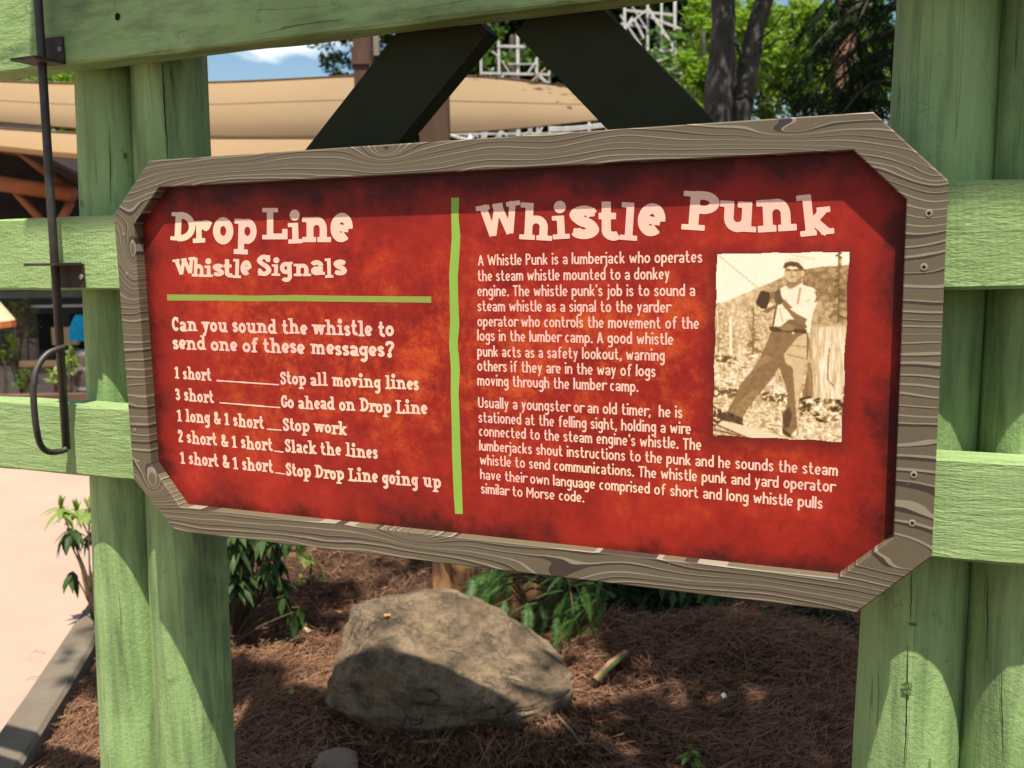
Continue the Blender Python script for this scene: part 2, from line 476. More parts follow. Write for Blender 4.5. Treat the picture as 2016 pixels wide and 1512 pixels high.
crack(la, (.063, .0725), [(215, 250), (218, 400)], .0006)
def knot(lg, rr, px, py, a, b):
    p, c = on_log(lg, rr, px, py)
    nrm = np.array([p[0]-c[0], p[1]-c[1], 0]); nrm /= np.linalg.norm(nrm); t = np.array([-nrm[1], nrm[0], 0]); zz = np.array([0, 0, 1.])
    V = [p+nrm*.0022]; n = 22
    for ring_ in (1, 2):
        for k in range(n):
            an = 2*math.pi*k/n; q = random.uniform(.6, 1.15) if ring_ == 1 else 1.5
            V.append(p+nrm*(.0024 if ring_ == 1 else .0003)-nrm*(1-math.cos(math.asin(min(.9, a*q*abs(math.cos(an))/.066))))*.066+t*a*q*math.cos(an)*(.6 if ring_ == 1 else .65)+zz*b*q*math.sin(an)*(.6 if ring_ == 1 else .65))
    F = [(0, 1+k, 1+(k+1) % n) for k in range(n)]
    obj("knot", V[:1+n], F, KNOT, bpy.data.objects[lg_post[id(lg)]])
KNOT = plain("cracked_knot", (.02,.03,.012), (.20,.30,.09), 160, .8, .2, .8, 200, .004)
knot(r1, (.0625, .069), 1786, 1355, .011, .017)
knot(r1, (.0625, .069), 1797, 1228, .008, .004)
knot(la, (.063, .0725), 246, 307, .007, .009)
knot(la, (.063, .0725), 162, 400, .005, .011)

def sawn(name, x0, x1, y0, y1, z0, z1, mat, seed, nx_=140, rough=.0016, parent=fence):
    """a sawn timber with slightly wandering, torn edges"""
    V = []; F = []
    e = .004
    prof = [(y0+e, z0), (y0, z0+e), (y0, z0+(z1-z0)*.5), (y0, z1-e), (y0+e, z1), (y1-e, z1), (y1, z1-e), (y1, z0+e), (y1-e, z0)]
    n = len(prof)
    for i in range(nx_+1):
        x = x0+(x1-x0)*i/nx_
        for k, (y, z) in enumerate(prof):
            V.append((x, y+rough*.6*fbm((x*9, k*3.1, seed), 1, 3), z+rough*1.3*fbm((x*7, k*2.3+9, seed), 1, 4)))
    for i in range(nx_):
        for k in range(n): F.append((i*n+k, i*n+(k+1) % n, (i+1)*n+(k+1) % n, (i+1)*n+k))
    F.append(tuple(range(n))[::-1] if False else tuple(range(n))); F.append(tuple(nx_*n+k for k in range(n))[::-1])
    o = obj(name, V, F, mat, parent, False)
    me = o.data; bm = bmesh.new(); bm.from_mesh(me); bmesh.ops.recalc_face_normals(bm, faces=bm.faces); bm.to_mesh(me); bm.free()
    return o
YB = Y_LOG-.0632
sawn("rail", -2.4, 3.2, Y_RAIL, YB, .393, .518, GREEN_RAIL, 1.0)
sawn("rail", -2.4, 3.2, Y_RAIL, YB, .0625, .190, GREEN_RAIL_LOW, 2.0)
sawn("beam", -2.4, 3.2, Y_RAIL, Y_LOG-.060, .7665, .935, GREEN_BEAM, 3.0)
bh = at(232, 33, Y_RAIL)
n = 16
V = [(bh[0], Y_RAIL-.0012, bh[2])]+[(bh[0]+.0052*math.cos(2*math.pi*k/n)*random.uniform(.85, 1.15), Y_RAIL-.0014, bh[2]+.0058*math.sin(2*math.pi*k/n)) for k in range(n)]
obj("bolt_hole", V, [(0, 1+k, 1+(k+1) % n) for k in range(n)], BLACK, bpy.data.objects["beam"])
# dark crossed braces behind the beam
Y0, Y1 = .108, .146
def brace(pa, pb, w, name="brace"):
    pa, pb = np.array(pa, float), np.array(pb, float); t = (pb-pa)/np.linalg.norm(pb-pa); nn = np.array([-t[1], t[0]])
    V = []
    for y in (Y0, Y1):
        for p in (pa, pb):
            for s in (-1, 1): V.append((p[0]+nn[0]*s*w/2, y, p[1]+nn[1]*s*w/2))
    o = obj(name, V, [(0,1,3,2),(4,6,7,5),(0,4,5,1),(2,3,7,6),(0,2,6,4),(1,5,7,3)], DARK_BRACE, fence)
    bm = bmesh.new(); bm.from_mesh(o.data); bmesh.ops.recalc_face_normals(bm, faces=bm.faces)
    bmesh.ops.bevel(bm, geom=list(bm.edges), offset=.003, segments=1); bm.to_mesh(o.data); bm.free()
def line2(p, q, off=0):
    a, b = at(*p, Y0)[[0, 2]], at(*q, Y0)[[0, 2]]; return a, b
a0, a1 = line2((605, 290), (745, 110)); c0, c1 = line2((780, 283), (938, 92))
mid0, mid1 = (a0+c0)/2, (a1+c1)/2; dv = (mid1-mid0)/np.linalg.norm(mid1-mid0)
wL = abs(np.cross(c0-a0, (a1-a0)/np.linalg.norm(a1-a0)))
brace(mid0-dv*.28, mid1+dv*.085, wL)
a0, a1 = line2((1187, 248), (1034, 94)); c0, c1 = line2((1402, 233), (1208, 30))
mid0, mid1 = (a0+c0)/2, (a1+c1)/2; dv = (mid1-mid0)/np.linalg.norm(mid1-mid0)
wR = abs(np.cross(c0-a0, (a1-a0)/np.linalg.norm(a1-a0)))
brace(mid0-dv*.28, mid1+dv*.06, wR)
# unseen shed roof added above the picture, sized to shade beam and boulder
ADDED_ROOFW = plain("weathered_boards", (.10,.075,.05), (.17,.125,.085), 9, .8, .2, .4, 60, .004, (.2, 1, 1))
rx0, rx1 = 0.02, 3.0
for i in range(4):
    y0 = -.40+i*.158; z0 = 1.90+i*.0868
    MB().add([(rx0, y0, z0), (rx1, y0, z0), (rx1, y0+.165, z0+.0906), (rx0, y0+.165, z0+.0906), (rx0, y0-.01, z0+.022), (rx1, y0-.01, z0+.022), (rx1, y0+.155, z0+.1126), (rx0, y0+.155, z0+.1126)],
             [(0,3,2,1),(4,5,6,7),(0,1,5,4),(1,2,6,5),(2,3,7,6),(3,0,4,7)]).build("added_roof_board", ADDED_ROOFW, fence)

# ------------------------------------------------------------------ the sign
sign = thing("information_sign", (W/2, 0, 0), "octagonal red information sign in a printed wood grain frame, bolted across the green rails", "sign")
m = NT("printed_wood_grain")
tc = m.n('TexCoord'); sp = m.n('SeparateXYZ')
m.t.links.new(tc.outputs['Object'], sp.inputs[0])
X_, Z_ = sp.outputs[0], sp.outputs[2]                # x from the sign's middle, z from its bottom
cv = m.n('CombineXYZ'); m.set(cv.inputs[0], m.math('MULTIPLY', X_, 1.0)); m.set(cv.inputs[2], m.math('MULTIPLY', Z_, 2.6))
lown = m.noise(cv.outputs[0], 2.6, 2, .45)
midn = m.noise(cv.outputs[0], 9.0, 2, .4)
zc = m.math('SUBTRACT', Z_, H/2)
zx = m.math('MULTIPLY', m.math('MAXIMUM', m.math('SUBTRACT', m.math('ABSOLUTE', zc), .235), 0.0), m.math('SIGN', zc))
f = m.math('ADD', m.math('ADD', m.math('MULTIPLY', Z_, 66.0), m.math('MULTIPLY', zx, 75.0)), m.math('ADD', m.math('MULTIPLY', lown, 10.0), m.math('MULTIPLY', midn, .9)))
def knotf(kx, kz, rx, rz, amp):
    global f
    dx = m.math('DIVIDE', m.math('SUBTRACT', X_, kx-W/2), rx); dz = m.math('DIVIDE', m.math('SUBTRACT', Z_, kz), rz)
    r2 = m.math('ADD', m.math('MULTIPLY', dx, dx), m.math('MULTIPLY', dz, dz))
    g = m.math('EXPONENT', m.math('MULTIPLY', m.math('POWER', r2, .7), -1.0))
    f = m.math('ADD', f, m.math('MULTIPLY', g, amp))
for px_, py_, rx_, rz_, am in ((262, 500, .030, .062, 8.5), (760, 293, .032, .016, 5.5), (817, 1050, .040, .016, 5.0), (1095, 1140, .09, .028, 5.0), (1560, 258, .055, .012, 3.0), (1850, 330, .06, .07, 6.0), (300, 950, .03, .03, 5.0)):
    q = at(px_, py_, 0); knotf(q[0], q[2], rx_, rz_, am)
g = m.math('FRACT', f); fl = m.math('FLOOR', f)
wn = m.n('TexWhiteNoise', noise_dimensions='1D'); m.set(wn.inputs['W'], fl)
wn2 = m.n('TexWhiteNoise', noise_dimensions='1D'); m.set(wn2.inputs['W'], m.math('ADD', fl, .37))
fmod = m.noise(cv.outputs[0], 14, 2, .5)
wd = m.math('MULTIPLY', m.math('ADD', .04, m.math('MULTIPLY', m.math('POWER', wn.outputs[0], 1.3), .34)), m.math('ADD', .55, m.math('MULTIPLY', fmod, .9)))
wl = m.math('ADD', wd, m.math('MULTIPLY', m.math('ADD', .05, m.math('MULTIPLY', wn2.outputs[0], .22)), m.math('ADD', .5, fmod)))
isd = m.math('LESS_THAN', g, wd); isl = m.math('MULTIPLY', m.math('LESS_THAN', g, wl), m.math('SUBTRACT', 1.0, isd))
c = m.mix(m.ramp(m.noise(m.coord((1, 1, 1)), 4, 3), [(.3, 0.0), (.7, 1.0)]), (.128,.102,.058), (.122,.093,.056))
c = m.mix(isl, c, (.255,.212,.145)); c = m.mix(isd, c, (.050,.034,.024))
c = m.mix(m.math('MULTIPLY', m.ramp(m.noise(m.coord((1, 1, 1)), 130, 3), [(.72, 0.0), (.74, 1.0)]), .25), c, (.6, .55, .45))
m.base(c, .42, .35)
GRAIN = m.m
O = [(CA, 0), (W-CA, 0), (W, CB), (W, H-CB), (W-CA, H), (CA, H), (0, H-CB), (0, CB)]
i_px = [(355, 994), (1648, 1141), (1757, 1058), (1787, 393), (1680, 296), (313, 368), (262, 443), (298, 914)]
I = [at(*p, 0)[[0, 2]] for p in i_px]
# tidy the inner octagon: straight horizontals and verticals
I[0][1] = I[1][1] = (I[0][1]+I[1][1])/2-.001; I[4][1] = I[5][1] = (I[4][1]+I[5][1])/2
I[2][0] = I[3][0] = (I[2][0]+I[3][0])/2; I[6][0] = I[7][0] = (I[6][0]+I[7][0])/2
def inset(P, d):
    n = len(P); out = []
    for i in range(n):
        a, b, c_ = np.array(P[i-1]), np.array(P[i]), np.array(P[(i+1) % n])
        t1 = (b-a)/np.linalg.norm(b-a); t2 = (c_-b)/np.linalg.norm(c_-b)
        n1 = np.array([-t1[1], t1[0]]); n2 = np.array([-t2[1], t2[0]]); bb = n1+n2
        out.append(b+bb*d/(bb@n1))
    return out
e = .0016
rings = [(O, .034), (O, e), (inset(O, e), 0), (inset(I, -e*.7), 0), (I, e*.7), (I, .030)]
V = []; F = []
for P_, y in rings: V += [(p[0], y, p[1]) for p in P_]
for k in range(len(rings)-1):
    for i in range(8): F.append((k*8+i, k*8+(i+1) % 8, (k+1)*8+(i+1) % 8, (k+1)*8+i))
k = len(rings)-1
for i in range(8): F.append((k*8+i, k*8+(i+1) % 8, (i+1) % 8, i))
fr = obj("frame", V, F, GRAIN, sign, origin=(W/2, 0, 0))
bm = bmesh.new(); bm.from_mesh(fr.data); bmesh.ops.recalc_face_normals(bm, faces=bm.faces); bm.to_mesh(fr.data); bm.free()

m = NT("printed_red_panel")
iso = m.coord((1, 1, 1))
tc = m.n('TexCoord'); sp = m.n('SeparateXYZ'); m.t.links.new(tc.outputs['Object'], sp.inputs[0])
X_, Z_ = sp.outputs[0], sp.outputs[2]
b1 = m.noise(iso, 7.5, 9, .78); b2 = m.noise(iso, 34, 9, .88); b3 = m.noise(iso, 11, 6, .7)
edge = m.math('MULTIPLY', m.math('MINIMUM', m.math('MULTIPLY', m.math('SUBTRACT', W/2-.045, m.math('ABSOLUTE', X_)), 1.0), m.math('SUBTRACT', .262, m.math('ABSOLUTE', m.math('SUBTRACT', Z_, H/2)))), 1.0)
cham = m.math('MULTIPLY', m.math('SUBTRACT', .795, m.math('ADD', m.math('ABSOLUTE', X_), m.math('ABSOLUTE', m.math('SUBTRACT', Z_, H/2)))), .72)
edge = m.math('MINIMUM', edge, cham)
top_shade = m.math('MULTIPLY', m.math('SUBTRACT', .545, Z_), .9)  # top edge painted darker to deepen the frame's cast shadow
edge = m.math('MINIMUM', edge, top_shade)
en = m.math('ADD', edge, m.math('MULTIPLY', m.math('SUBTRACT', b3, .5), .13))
col = m.mix(m.ramp(b1, [(.35, 0.0), (.65, 1.0)]), (.215,.013,.008), (.41,.025,.013))
glow = m.math('MULTIPLY', m.ramp(m.math('ADD', en, m.math('MULTIPLY', m.math('SUBTRACT', b1, .5), .25)), [(.06, 0.0), (.21, 1.0)]), 1.0)
spk = m.ramp(m.math('ADD', m.math('MULTIPLY', b2, .75), m.math('MULTIPLY', b1, .35)), [(.53, 0.0), (.66, 1.0)])
col = m.mix(m.math('MULTIPLY', m.math('MULTIPLY', spk, glow), .80), col, (.60,.105,.018))
blot = m.ramp(m.math('ADD', m.math('MULTIPLY', b2, .5), m.math('MULTIPLY', b3, .5)), [(.36, 1.0), (.47, 0.0)])
col = m.mix(m.math('MULTIPLY', blot, .72), col, (.13,.010,.007))
spots = m.ramp(m.noise(iso, 62, 3, .6), [(.70, 0.0), (.77, 1.0)])
col = m.mix(m.math('MULTIPLY', m.math('MULTIPLY', spots, m.ramp(en, [(.02, 1.0), (.14, 0.0)])), .6), col, (.09,.012,.009))
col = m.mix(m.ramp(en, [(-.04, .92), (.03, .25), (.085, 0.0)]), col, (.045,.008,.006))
pc = [at(*q, D_PAN)[[0, 2]] for q in ((1412, 500), (1671, 496), (1657, 870), (1403, 857))]
pcx = np.mean([q[0] for q in pc])-W/2; pcz = np.mean([q[1] for q in pc]); phx = (pc[1][0]-pc[0][0])/2; phz = (pc[0][1]-pc[3][1])/2
dxp = m.math('MAXIMUM', m.math('SUBTRACT', m.math('ABSOLUTE', m.math('SUBTRACT', X_, pcx-.002)), phx), 0.0)
dzp = m.math('MAXIMUM', m.math('SUBTRACT', m.math('ABSOLUTE', m.math('SUBTRACT', Z_, pcz-.004)), phz), 0.0)
dp = m.math('SQRT', m.math('ADD', m.math('MULTIPLY', dxp, dxp), m.math('MULTIPLY', dzp, dzp)))
col = m.mix(m.ramp(dp, [(0.0, .75), (.020, 0.0)]), col, (.13,.012,.010))
m.base(col, .45, .18); m.bump(m.noise(iso, 900, 2), .03, .001)
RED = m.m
P_ = inset(I, -.004)
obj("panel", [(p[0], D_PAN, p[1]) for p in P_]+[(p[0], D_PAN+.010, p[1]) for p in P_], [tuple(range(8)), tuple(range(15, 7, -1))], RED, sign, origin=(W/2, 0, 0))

# ---- screws
for (x, y) in ((1829, 420), (1819, 526), (1799, 935), (1796, 1030), (243, 463), (249, 540), (265, 847), (272, 909)):
    p = at(x, y, 0); n = 18; r = .0043 if x > 1000 else .0030
    V = []
    for rr, yy in ((r, -.0002), (r*.9, -.0007), (r*.5, -.0008), (r*.42, -.0004)):
        V += [(p[0]+rr*math.cos(2*math.pi*k/n), yy, p[2]+rr*math.sin(2*math.pi*k/n)) for k in range(n)]
    F = [(j*n+k, j*n+(k+1) % n, (j+1)*n+(k+1) % n, (j+1)*n+k) for j in range(3) for k in range(n)]
    s = obj("screw", V, F, STEEL, sign)
    V = []
    for rr in (r*.44, r*.2):
        V += [(p[0]+(rr if k % 2 == 0 or rr < r*.3 else rr*.72)*math.cos(2*math.pi*k/12), -.0009, p[2]+(rr if k % 2 == 0 or rr < r*.3 else rr*.72)*math.sin(2*math.pi*k/12)) for k in range(12)]
    obj("socket", V, [(k, (k+1) % 12, 12+(k+1) % 12, 12+k) for k in range(12)]+[tuple(range(12, 24))], BLACK, s)

# ------------------------------------------------------------------ lettering
XH, AS, CP, DS = .66, 1.0, .95, -.30
def arc(cx, cy, rx, ry, a0, a1, n=None):
    n = n or max(6, int(abs(a1-a0)/15))
    return [(cx+rx*math.cos(math.radians(a0+(a1-a0)*i/n)), cy+ry*math.sin(math.radians(a0+(a1-a0)*i/n))) for i in range(n+1)]
def spl(P, n=7):
    out = []
    Q = [P[0]]+list(P)+[P[-1]]
    for i in range(1, len(Q)-2):
        for k in range(n):
            t = k/n; a, b, c_, d = [np.array(q, float) for q in Q[i-1:i+3]]
            out.append(tuple(.5*((2*b)+(c_-a)*t+(2*a-5*b+4*c_-d)*t*t+(3*b-a-3*c_+d)*t**3)))
    out.append(tuple(P[-1])); return out
def glyph(ch, T, k=1.0, slab=True):
    """strokes (polyline, thickness factor, closed) and advance width; baseline 0, cap height 1"""
    h = T/2; S = []; w = .3*k
    sl = T*.62 if slab else 0
    def st(p, q, tm=1.0): S.append(([p, q], tm, False))
    def cu(P, tm=1.0, closed=False): S.append((P, tm, closed))
    def foot(x, y=0, l=1.15, r=1.15):
        if slab: S.append(([(x-T*l, y+sl/2), (x+T*r, y+sl/2)], .62, False))
    def head(x, y, l=1.15, r=.5):
        if slab: S.append(([(x-T*l, y-sl/2), (x+T*r, y-sl/2)], .62, False))
    o_ = T*.65 if slab else 0.0                       # room for the slabs at the sides
    if ch in 'oceabdgpq':
        w = (.50 if not slab else .50)*k
    if ch == 'o': w = .54*k; cu(arc(w/2, XH/2, w/2-h, XH/2-h*.9, 0, 360, 28), 1, True)
    elif ch == 'c':
        w = .47*k; cu(arc(w/2+.02, XH/2, w/2-h, XH/2-h*.9, 48, 312, 22))
        if slab: cu([(w-h*1.4, XH*.62), (w-h*1.2, XH*.86)], .9)
    elif ch == 'e':
        w = .50*k; cu([(h, XH*.48), (w-h, XH*.48)], .75); cu(arc(w/2, XH/2, w/2-h, XH/2-h*.9, 0, 318, 26))
    elif ch == 'a':
        w = .49*k+o_*.6; r = w-h-o_*.6; st((r, 0), (r, XH*.6)); cu(arc(r/2+h*.4, XH*.62, r/2-h*.2, XH*.38-h*.9, 0, 158, 12))
        cu(arc((r+h)/2, XH*.28, (r-h)/2+.0, XH*.28-h*.75, 0, 360, 22), .9, True)
        if slab: S.append(([(r, sl/2), (r+T*.95, sl/2)], .62, False))
    elif ch in 'nhmru':
        ry = .20
        if ch == 'n' or ch == 'h':
            l = h+o_; r = l+.36*k; w = r+h+o_; st((l, 0), (l, XH if ch == 'n' else AS)); head(l, XH if ch == 'n' else AS)
            cu([(l, XH*.55)]+arc((l+r)/2, XH-h*.9-ry, (r-l)/2, ry, 165, 0, 12)+[(r, 0)]); foot(l, 0, 1.1, .9); foot(r, 0, .85, 1.1)
        elif ch == 'm':
            l = h+o_; d = .30*k; w = l+2*d+h+o_; st((l, 0), (l, XH)); head(l, XH)
            for q in (0, 1):
                a = l+q*d; cu([(a, XH*.55)]+arc(a+d/2, XH-h*.9-ry, d/2, ry, 165, 0, 12)+[(a+d, 0)])
            for q in (0, 1, 2): foot(l+q*d, 0, .75, .75)
        elif ch == 'r':
            l = h+o_; w = l+.30*k+(.02 if slab else -.03); st((l, 0), (l, XH)); head(l, XH); foot(l)
            cu([(l, XH*.5)]+arc(l+.24*k, XH-h*.9-.2, .24*k, .2, 165, 42, 10))
            if slab: cu(arc(l+.25*k, XH-T*.75, T*.22, T*.22, 0, 360, 12), 1.0, True)
        else:
            l = h+o_; r = l+.35*k; w = r+h+o_*.8; st((r, 0), (r, XH)); head(r, XH, 1.0, .5); head(l, XH, 1.0, .5)
            cu([(l, XH)]+arc((l+r)/2, h*.9+ry, (r-l)/2, ry, 180, 360, 14)); foot(r, 0, .4, 1.05)
    elif ch in 'il1j':
        l = h+o_; w = l+h+o_
        if ch == 'i':
            st((l, 0), (l, XH)); head(l, XH); foot(l)
            if slab: cu(arc(l, .90, T*.24, T*.24, 0, 360, 14), 1.15, True)
            else: st((l, .82), (l, .82+T*1.15), 1.1)
        elif ch == 'l': st((l, 0), (l, AS)); head(l, AS); foot(l)
        elif ch == '1': st((l, 0), (l, CP*.95)); cu([(l-T*1.2, CP*.74), (l, CP*.92)], .7); foot(l)
        else:
            l = .14+o_; w = l+h+o_*.3; cu([(l, XH), (l, -.08)]+arc(l-.13, -.12, .13, .14, 0, -105, 8)); head(l, XH); st((l, .82), (l, .82+T*1.15), 1.1)
    elif ch == 't':
        l = .13*k+h*.6; w = l+.24*k+h*.4; cu([(l, .94), (l, .24)]+arc(l+.15*k, .24, .15*k, .24-h*.9, 180, 310, 9)); st((l-.13*k-h*.3, XH-sl/2-(.0 if slab else h)), (l+.20*k, XH-sl/2-(.0 if slab else h)), .75)
    elif ch == 'f':
        l = .13*k+h; w = l+.24*k; cu([(l, 0), (l, .74)]+arc(l+.16*k, .74, .16*k, .26-h, 180, 55, 9)); st((l-.13*k-h*.3, XH-sl/2-(.0 if slab else h)), (l+.19*k, XH-sl/2-(.0 if slab else h)), .75); foot(l)
    elif ch == 's':
        w = .44*k; cu(spl([(w-h*1.05, XH*.74), (w*.62, XH-h*.9), (w*.36, XH-h*.95), (h*1.05, XH*.72), (w*.42, XH*.54), (w*.66, XH*.45), (w-h, XH*.27), (w*.64, h*.92), (w*.36, h*.9), (h*1.05, XH*.24)]), .92)
        if slab: st((w-h*1.2, XH*.68), (w-h*1.2, XH*.95), .5); st((h*1.2, XH*.05), (h*1.2, XH*.32), .5)
    elif ch == 'g':
        w = .50*k+o_*.4; r = w-h-o_*.4
        cu(arc((r+h)/2, XH*.53, (r-h)/2, XH*.47-h*.9, 0, 360, 24), 1, True)
        cu([(r, XH), (r, -.06)]+arc((r+h)/2, -.08, (r-h)/2, .20, 0, -150, 12))
        if slab: S.append(([(r, XH-sl/2), (r+T*.8, XH-sl/2)], .62, False))
    elif ch in 'pb':
        l = h+o_; r = l+.37*k; w = r+h
        st((l, DS if ch == 'p' else 0), (l, XH if ch == 'p' else AS)); head(l, XH if ch == 'p' else AS)
        if ch == 'p': foot(l, DS)
        cu(arc((l+r)/2, XH/2, (r-l)/2, XH/2-h*.9, 0, 360, 26), 1, True)
    elif ch == 'd':
        r = .37*k+h; w = r+h+o_*.8; st((r, 0), (r, AS)); head(r, AS, 1.15, .5); foot(r, 0, .3, 1.05)
        cu(arc((h+r)/2, XH/2, (r-h)/2, XH/2-h*.9, 0, 360, 26), 1, True)
    elif ch == 'v': w = .48*k+o_; st((h+o_*.4, XH), (w/2, h*.5)); st((w-h-o_*.4, XH), (w/2, h*.5), .8); head(h+o_*.4, XH, .9, .9); head(w-h-o_*.4, XH, .9, .9)
    elif ch == 'y': w = .48*k+o_; st((h+o_*.4, XH), (w/2, h)); cu([(w-h-o_*.4, XH), (w*.42, -.06), (w*.30, DS+h), (w*.08, DS+h*1.1)], .85); head(h+o_*.4, XH, .9, .9); head(w-h-o_*.4, XH, .9, .9)
    elif ch in 'wW':
        top = XH if ch == 'w' else CP
        w = (.74 if ch == 'w' else .92)*k+o_; a = h+o_*.3; b = w-h-o_*.3; mth = top if slab else top*.86
        st((a, top), (w*.29, h*.4)); st((w*.29, h*.4), (w/2, mth*.97), .85); st((w/2, mth*.97), (w*.71, h*.4)); st((w*.71, h*.4), (b, top), .85)
        head(a, top, .95, .95); head(b, top, .95, .95)
        if slab: head(w/2, top, .7, .7)
    elif ch == 'k':
        l = h+o_; r = l+.33*k; w = r+h+o_*.3; st((l, 0), (l, AS)); head(l, AS); foot(l, 0, 1.1, .7); st((r, XH-h*.6), (l+.03, XH*.40), .85); st((l+.12*k, XH*.5), (r+h*.3, h*.3)); foot(r+h*.2, 0, .7, .8); head(r, XH, .8, .7)
    elif ch == 'A': w = .60*k+o_; st((h*.8, 0), (w/2, CP-h*.3)); st((w-h*.8, 0), (w/2, CP-h*.3)); st((w*.25, CP*.32), (w*.75, CP*.32), .8)
    elif ch == 'T': w = .54*k; st((w/2, 0), (w/2, CP-h)); st((0, CP-h), (w, CP-h))
    elif ch == 'U': w = .58*k; cu([(h, CP)]+arc(w/2, .22+h*.9, w/2-h, .22, 180, 360, 14)+[(w-h, CP)])
    elif ch == 'M': w = .70*k; st((h, 0), (h, CP)); st((w-h, 0), (w-h, CP)); cu([(h, CP-h*.5), (w/2, CP*.38), (w-h, CP-h*.5)])
    elif ch == 'P':
        l = h+o_; r = l+.36*k; w = r+h; st((l, 0), (l, CP)); head(l, CP, 1.2, .4); foot(l); cu([(l, CP-h*.85)]+arc(r-.2*k, CP*.72, .2*k, CP*.28-h*.85, 90, -90, 12)+[(l, CP*.44+h*.85)], .95)
    elif ch == 'L': l = h+o_; w = l+.40*k+h; st((l, 0), (l, CP)); head(l, CP, 1.2, 1.2); foot(l, 0, 1.2, 0); st((l, h*.8), (w, h*.8), .8); st((w-h*.8, 0), (w-h*.8, .32), .8)
    elif ch == 'D':
        l = h+o_; r = l+.42*k; w = r+h; st((l, 0), (l, CP)); head(l, CP, 1.15, .3); foot(l, 0, 1.15, .3); cu([(l, CP-h*.8)]+arc(l+.08, CP/2, r-l-.08, CP/2-h*.8, 90, -90, 20)+[(l, h*.8)])
    elif ch == 'S':
        w = .54*k; cu(spl([(w-h*1.05, CP*.72), (w*.62, CP-h*.9), (w*.36, CP-h*.95), (h*1.05, CP*.73), (w*.42, CP*.56), (w*.66, CP*.45), (w-h, CP*.26), (w*.64, h*.92), (w*.36, h*.9), (h*1.05, CP*.25)]), .95)
        if slab: st((w-h*1.1, CP*.66), (w-h*1.1, CP), .55); st((h*1.1, 0), (h*1.1, CP*.34), .55)
    elif ch == 'C' or ch == 'G':
        w = .58*k; cu(arc(w/2+.01, CP/2, w/2-h, CP/2-h*.9, 42, 318, 24))
        st((w-h*1.2, CP*.62), (w-h*1.2, CP*.98), .6)
        if ch == 'G': st((w-h*1.1, .08), (w-h*1.1, CP*.42), .95); st((w*.55, CP*.42), (w, CP*.42), .6)
    elif ch == '2': w = .46*k; cu(spl([(h*1.1, CP*.66), (w*.3, CP-h), (w-h*1.3, CP*.82), (w-h*1.2, CP*.6), (w*.45, CP*.33), (h, h*.9)])); st((h*.4, h*.8), (w, h*.8), .8)
    elif ch == '3': w = .46*k; cu(spl([(h, CP*.74), (w*.3, CP-h*.9), (w-h*1.4, CP*.82), (w-h*1.6, CP*.62), (w*.45, CP*.52), (w-h*1.2, CP*.42), (w-h, CP*.22), (w*.45, h*.9), (h, CP*.26)]), .9)
    elif ch == '&':
        w = .66*k; cu(spl([(w-h*.6, CP*.42), (w*.66, CP*.12), (w*.38, h*.9), (h*1.1, CP*.22), (h*1.7, CP*.44), (w*.52, CP*.66), (w*.52, CP*.86), (w*.36, CP-h*.8), (w*.22, CP*.84), (w*.28, CP*.64), (w*.52, CP*.34), (w-h*.4, h*.5)]), .85); st((w*.62, CP*.42), (w+h*.1, CP*.42), .5)
    elif ch == '?':
        w = .52*k; cu(spl([(h, CP*.72), (w*.3, CP-h*.9), (w-h*1.3, CP*.9), (w-h, CP*.68), (w*.62, CP*.5), (w*.5, CP*.28)])); cu(arc(w*.5, .09, T*.26, T*.26, 0, 360, 12), 1.1, True)
    elif ch == '.': w = T*1.3; st((w/2, 0), (w/2, T*1.15), 1.15)
    elif ch == ',': w = T*1.3; cu([(w*.55, T*1.1), (w*.55, T*.2), (w*.2, -T*.9)], 1.0)
    elif ch == "'": w = T*1.2; cu([(w*.55, AS), (w*.5, AS-.26)], .95)
    elif ch == '_': w = .5; st((0, 0.02), (w, .02), .6)
    elif ch == ' ': w = .26*k+(.06 if slab else 0)
    return S, w
def ribbon(P, t, closed):
    P = [np.array(p, float) for p in P]
    if closed and np.linalg.norm(P[0]-P[-1]) < 1e-6: P = P[:-1]
    n = len(P); V = []; F = []
    for i in range(n):
        a = P[i-1] if (i > 0 or closed) else P[i]; b = P[(i+1) % n] if (i < n-1 or closed) else P[i]
        d1 = P[i]-a; d2 = b-P[i]
        if np.linalg.norm(d1) < 1e-9: d1 = d2
        if np.linalg.norm(d2) < 1e-9: d2 = d1
        d1 = d1/np.linalg.norm(d1); d2 = d2/np.linalg.norm(d2)
        n1 = np.array([-d1[1], d1[0]]); n2 = np.array([-d2[1], d2[0]]); bb = n1+n2
        bb = bb/max(np.linalg.norm(bb), 1e-6); q = t/2/max(bb@n1, .55)
        V += [P[i]+bb*q, P[i]-bb*q]
    for i in range(n if closed else n-1):
        j = (i+1) % n; F.append((2*i, 2*i+1, 2*j+1, 2*j))
    return V, F
_GC = {}
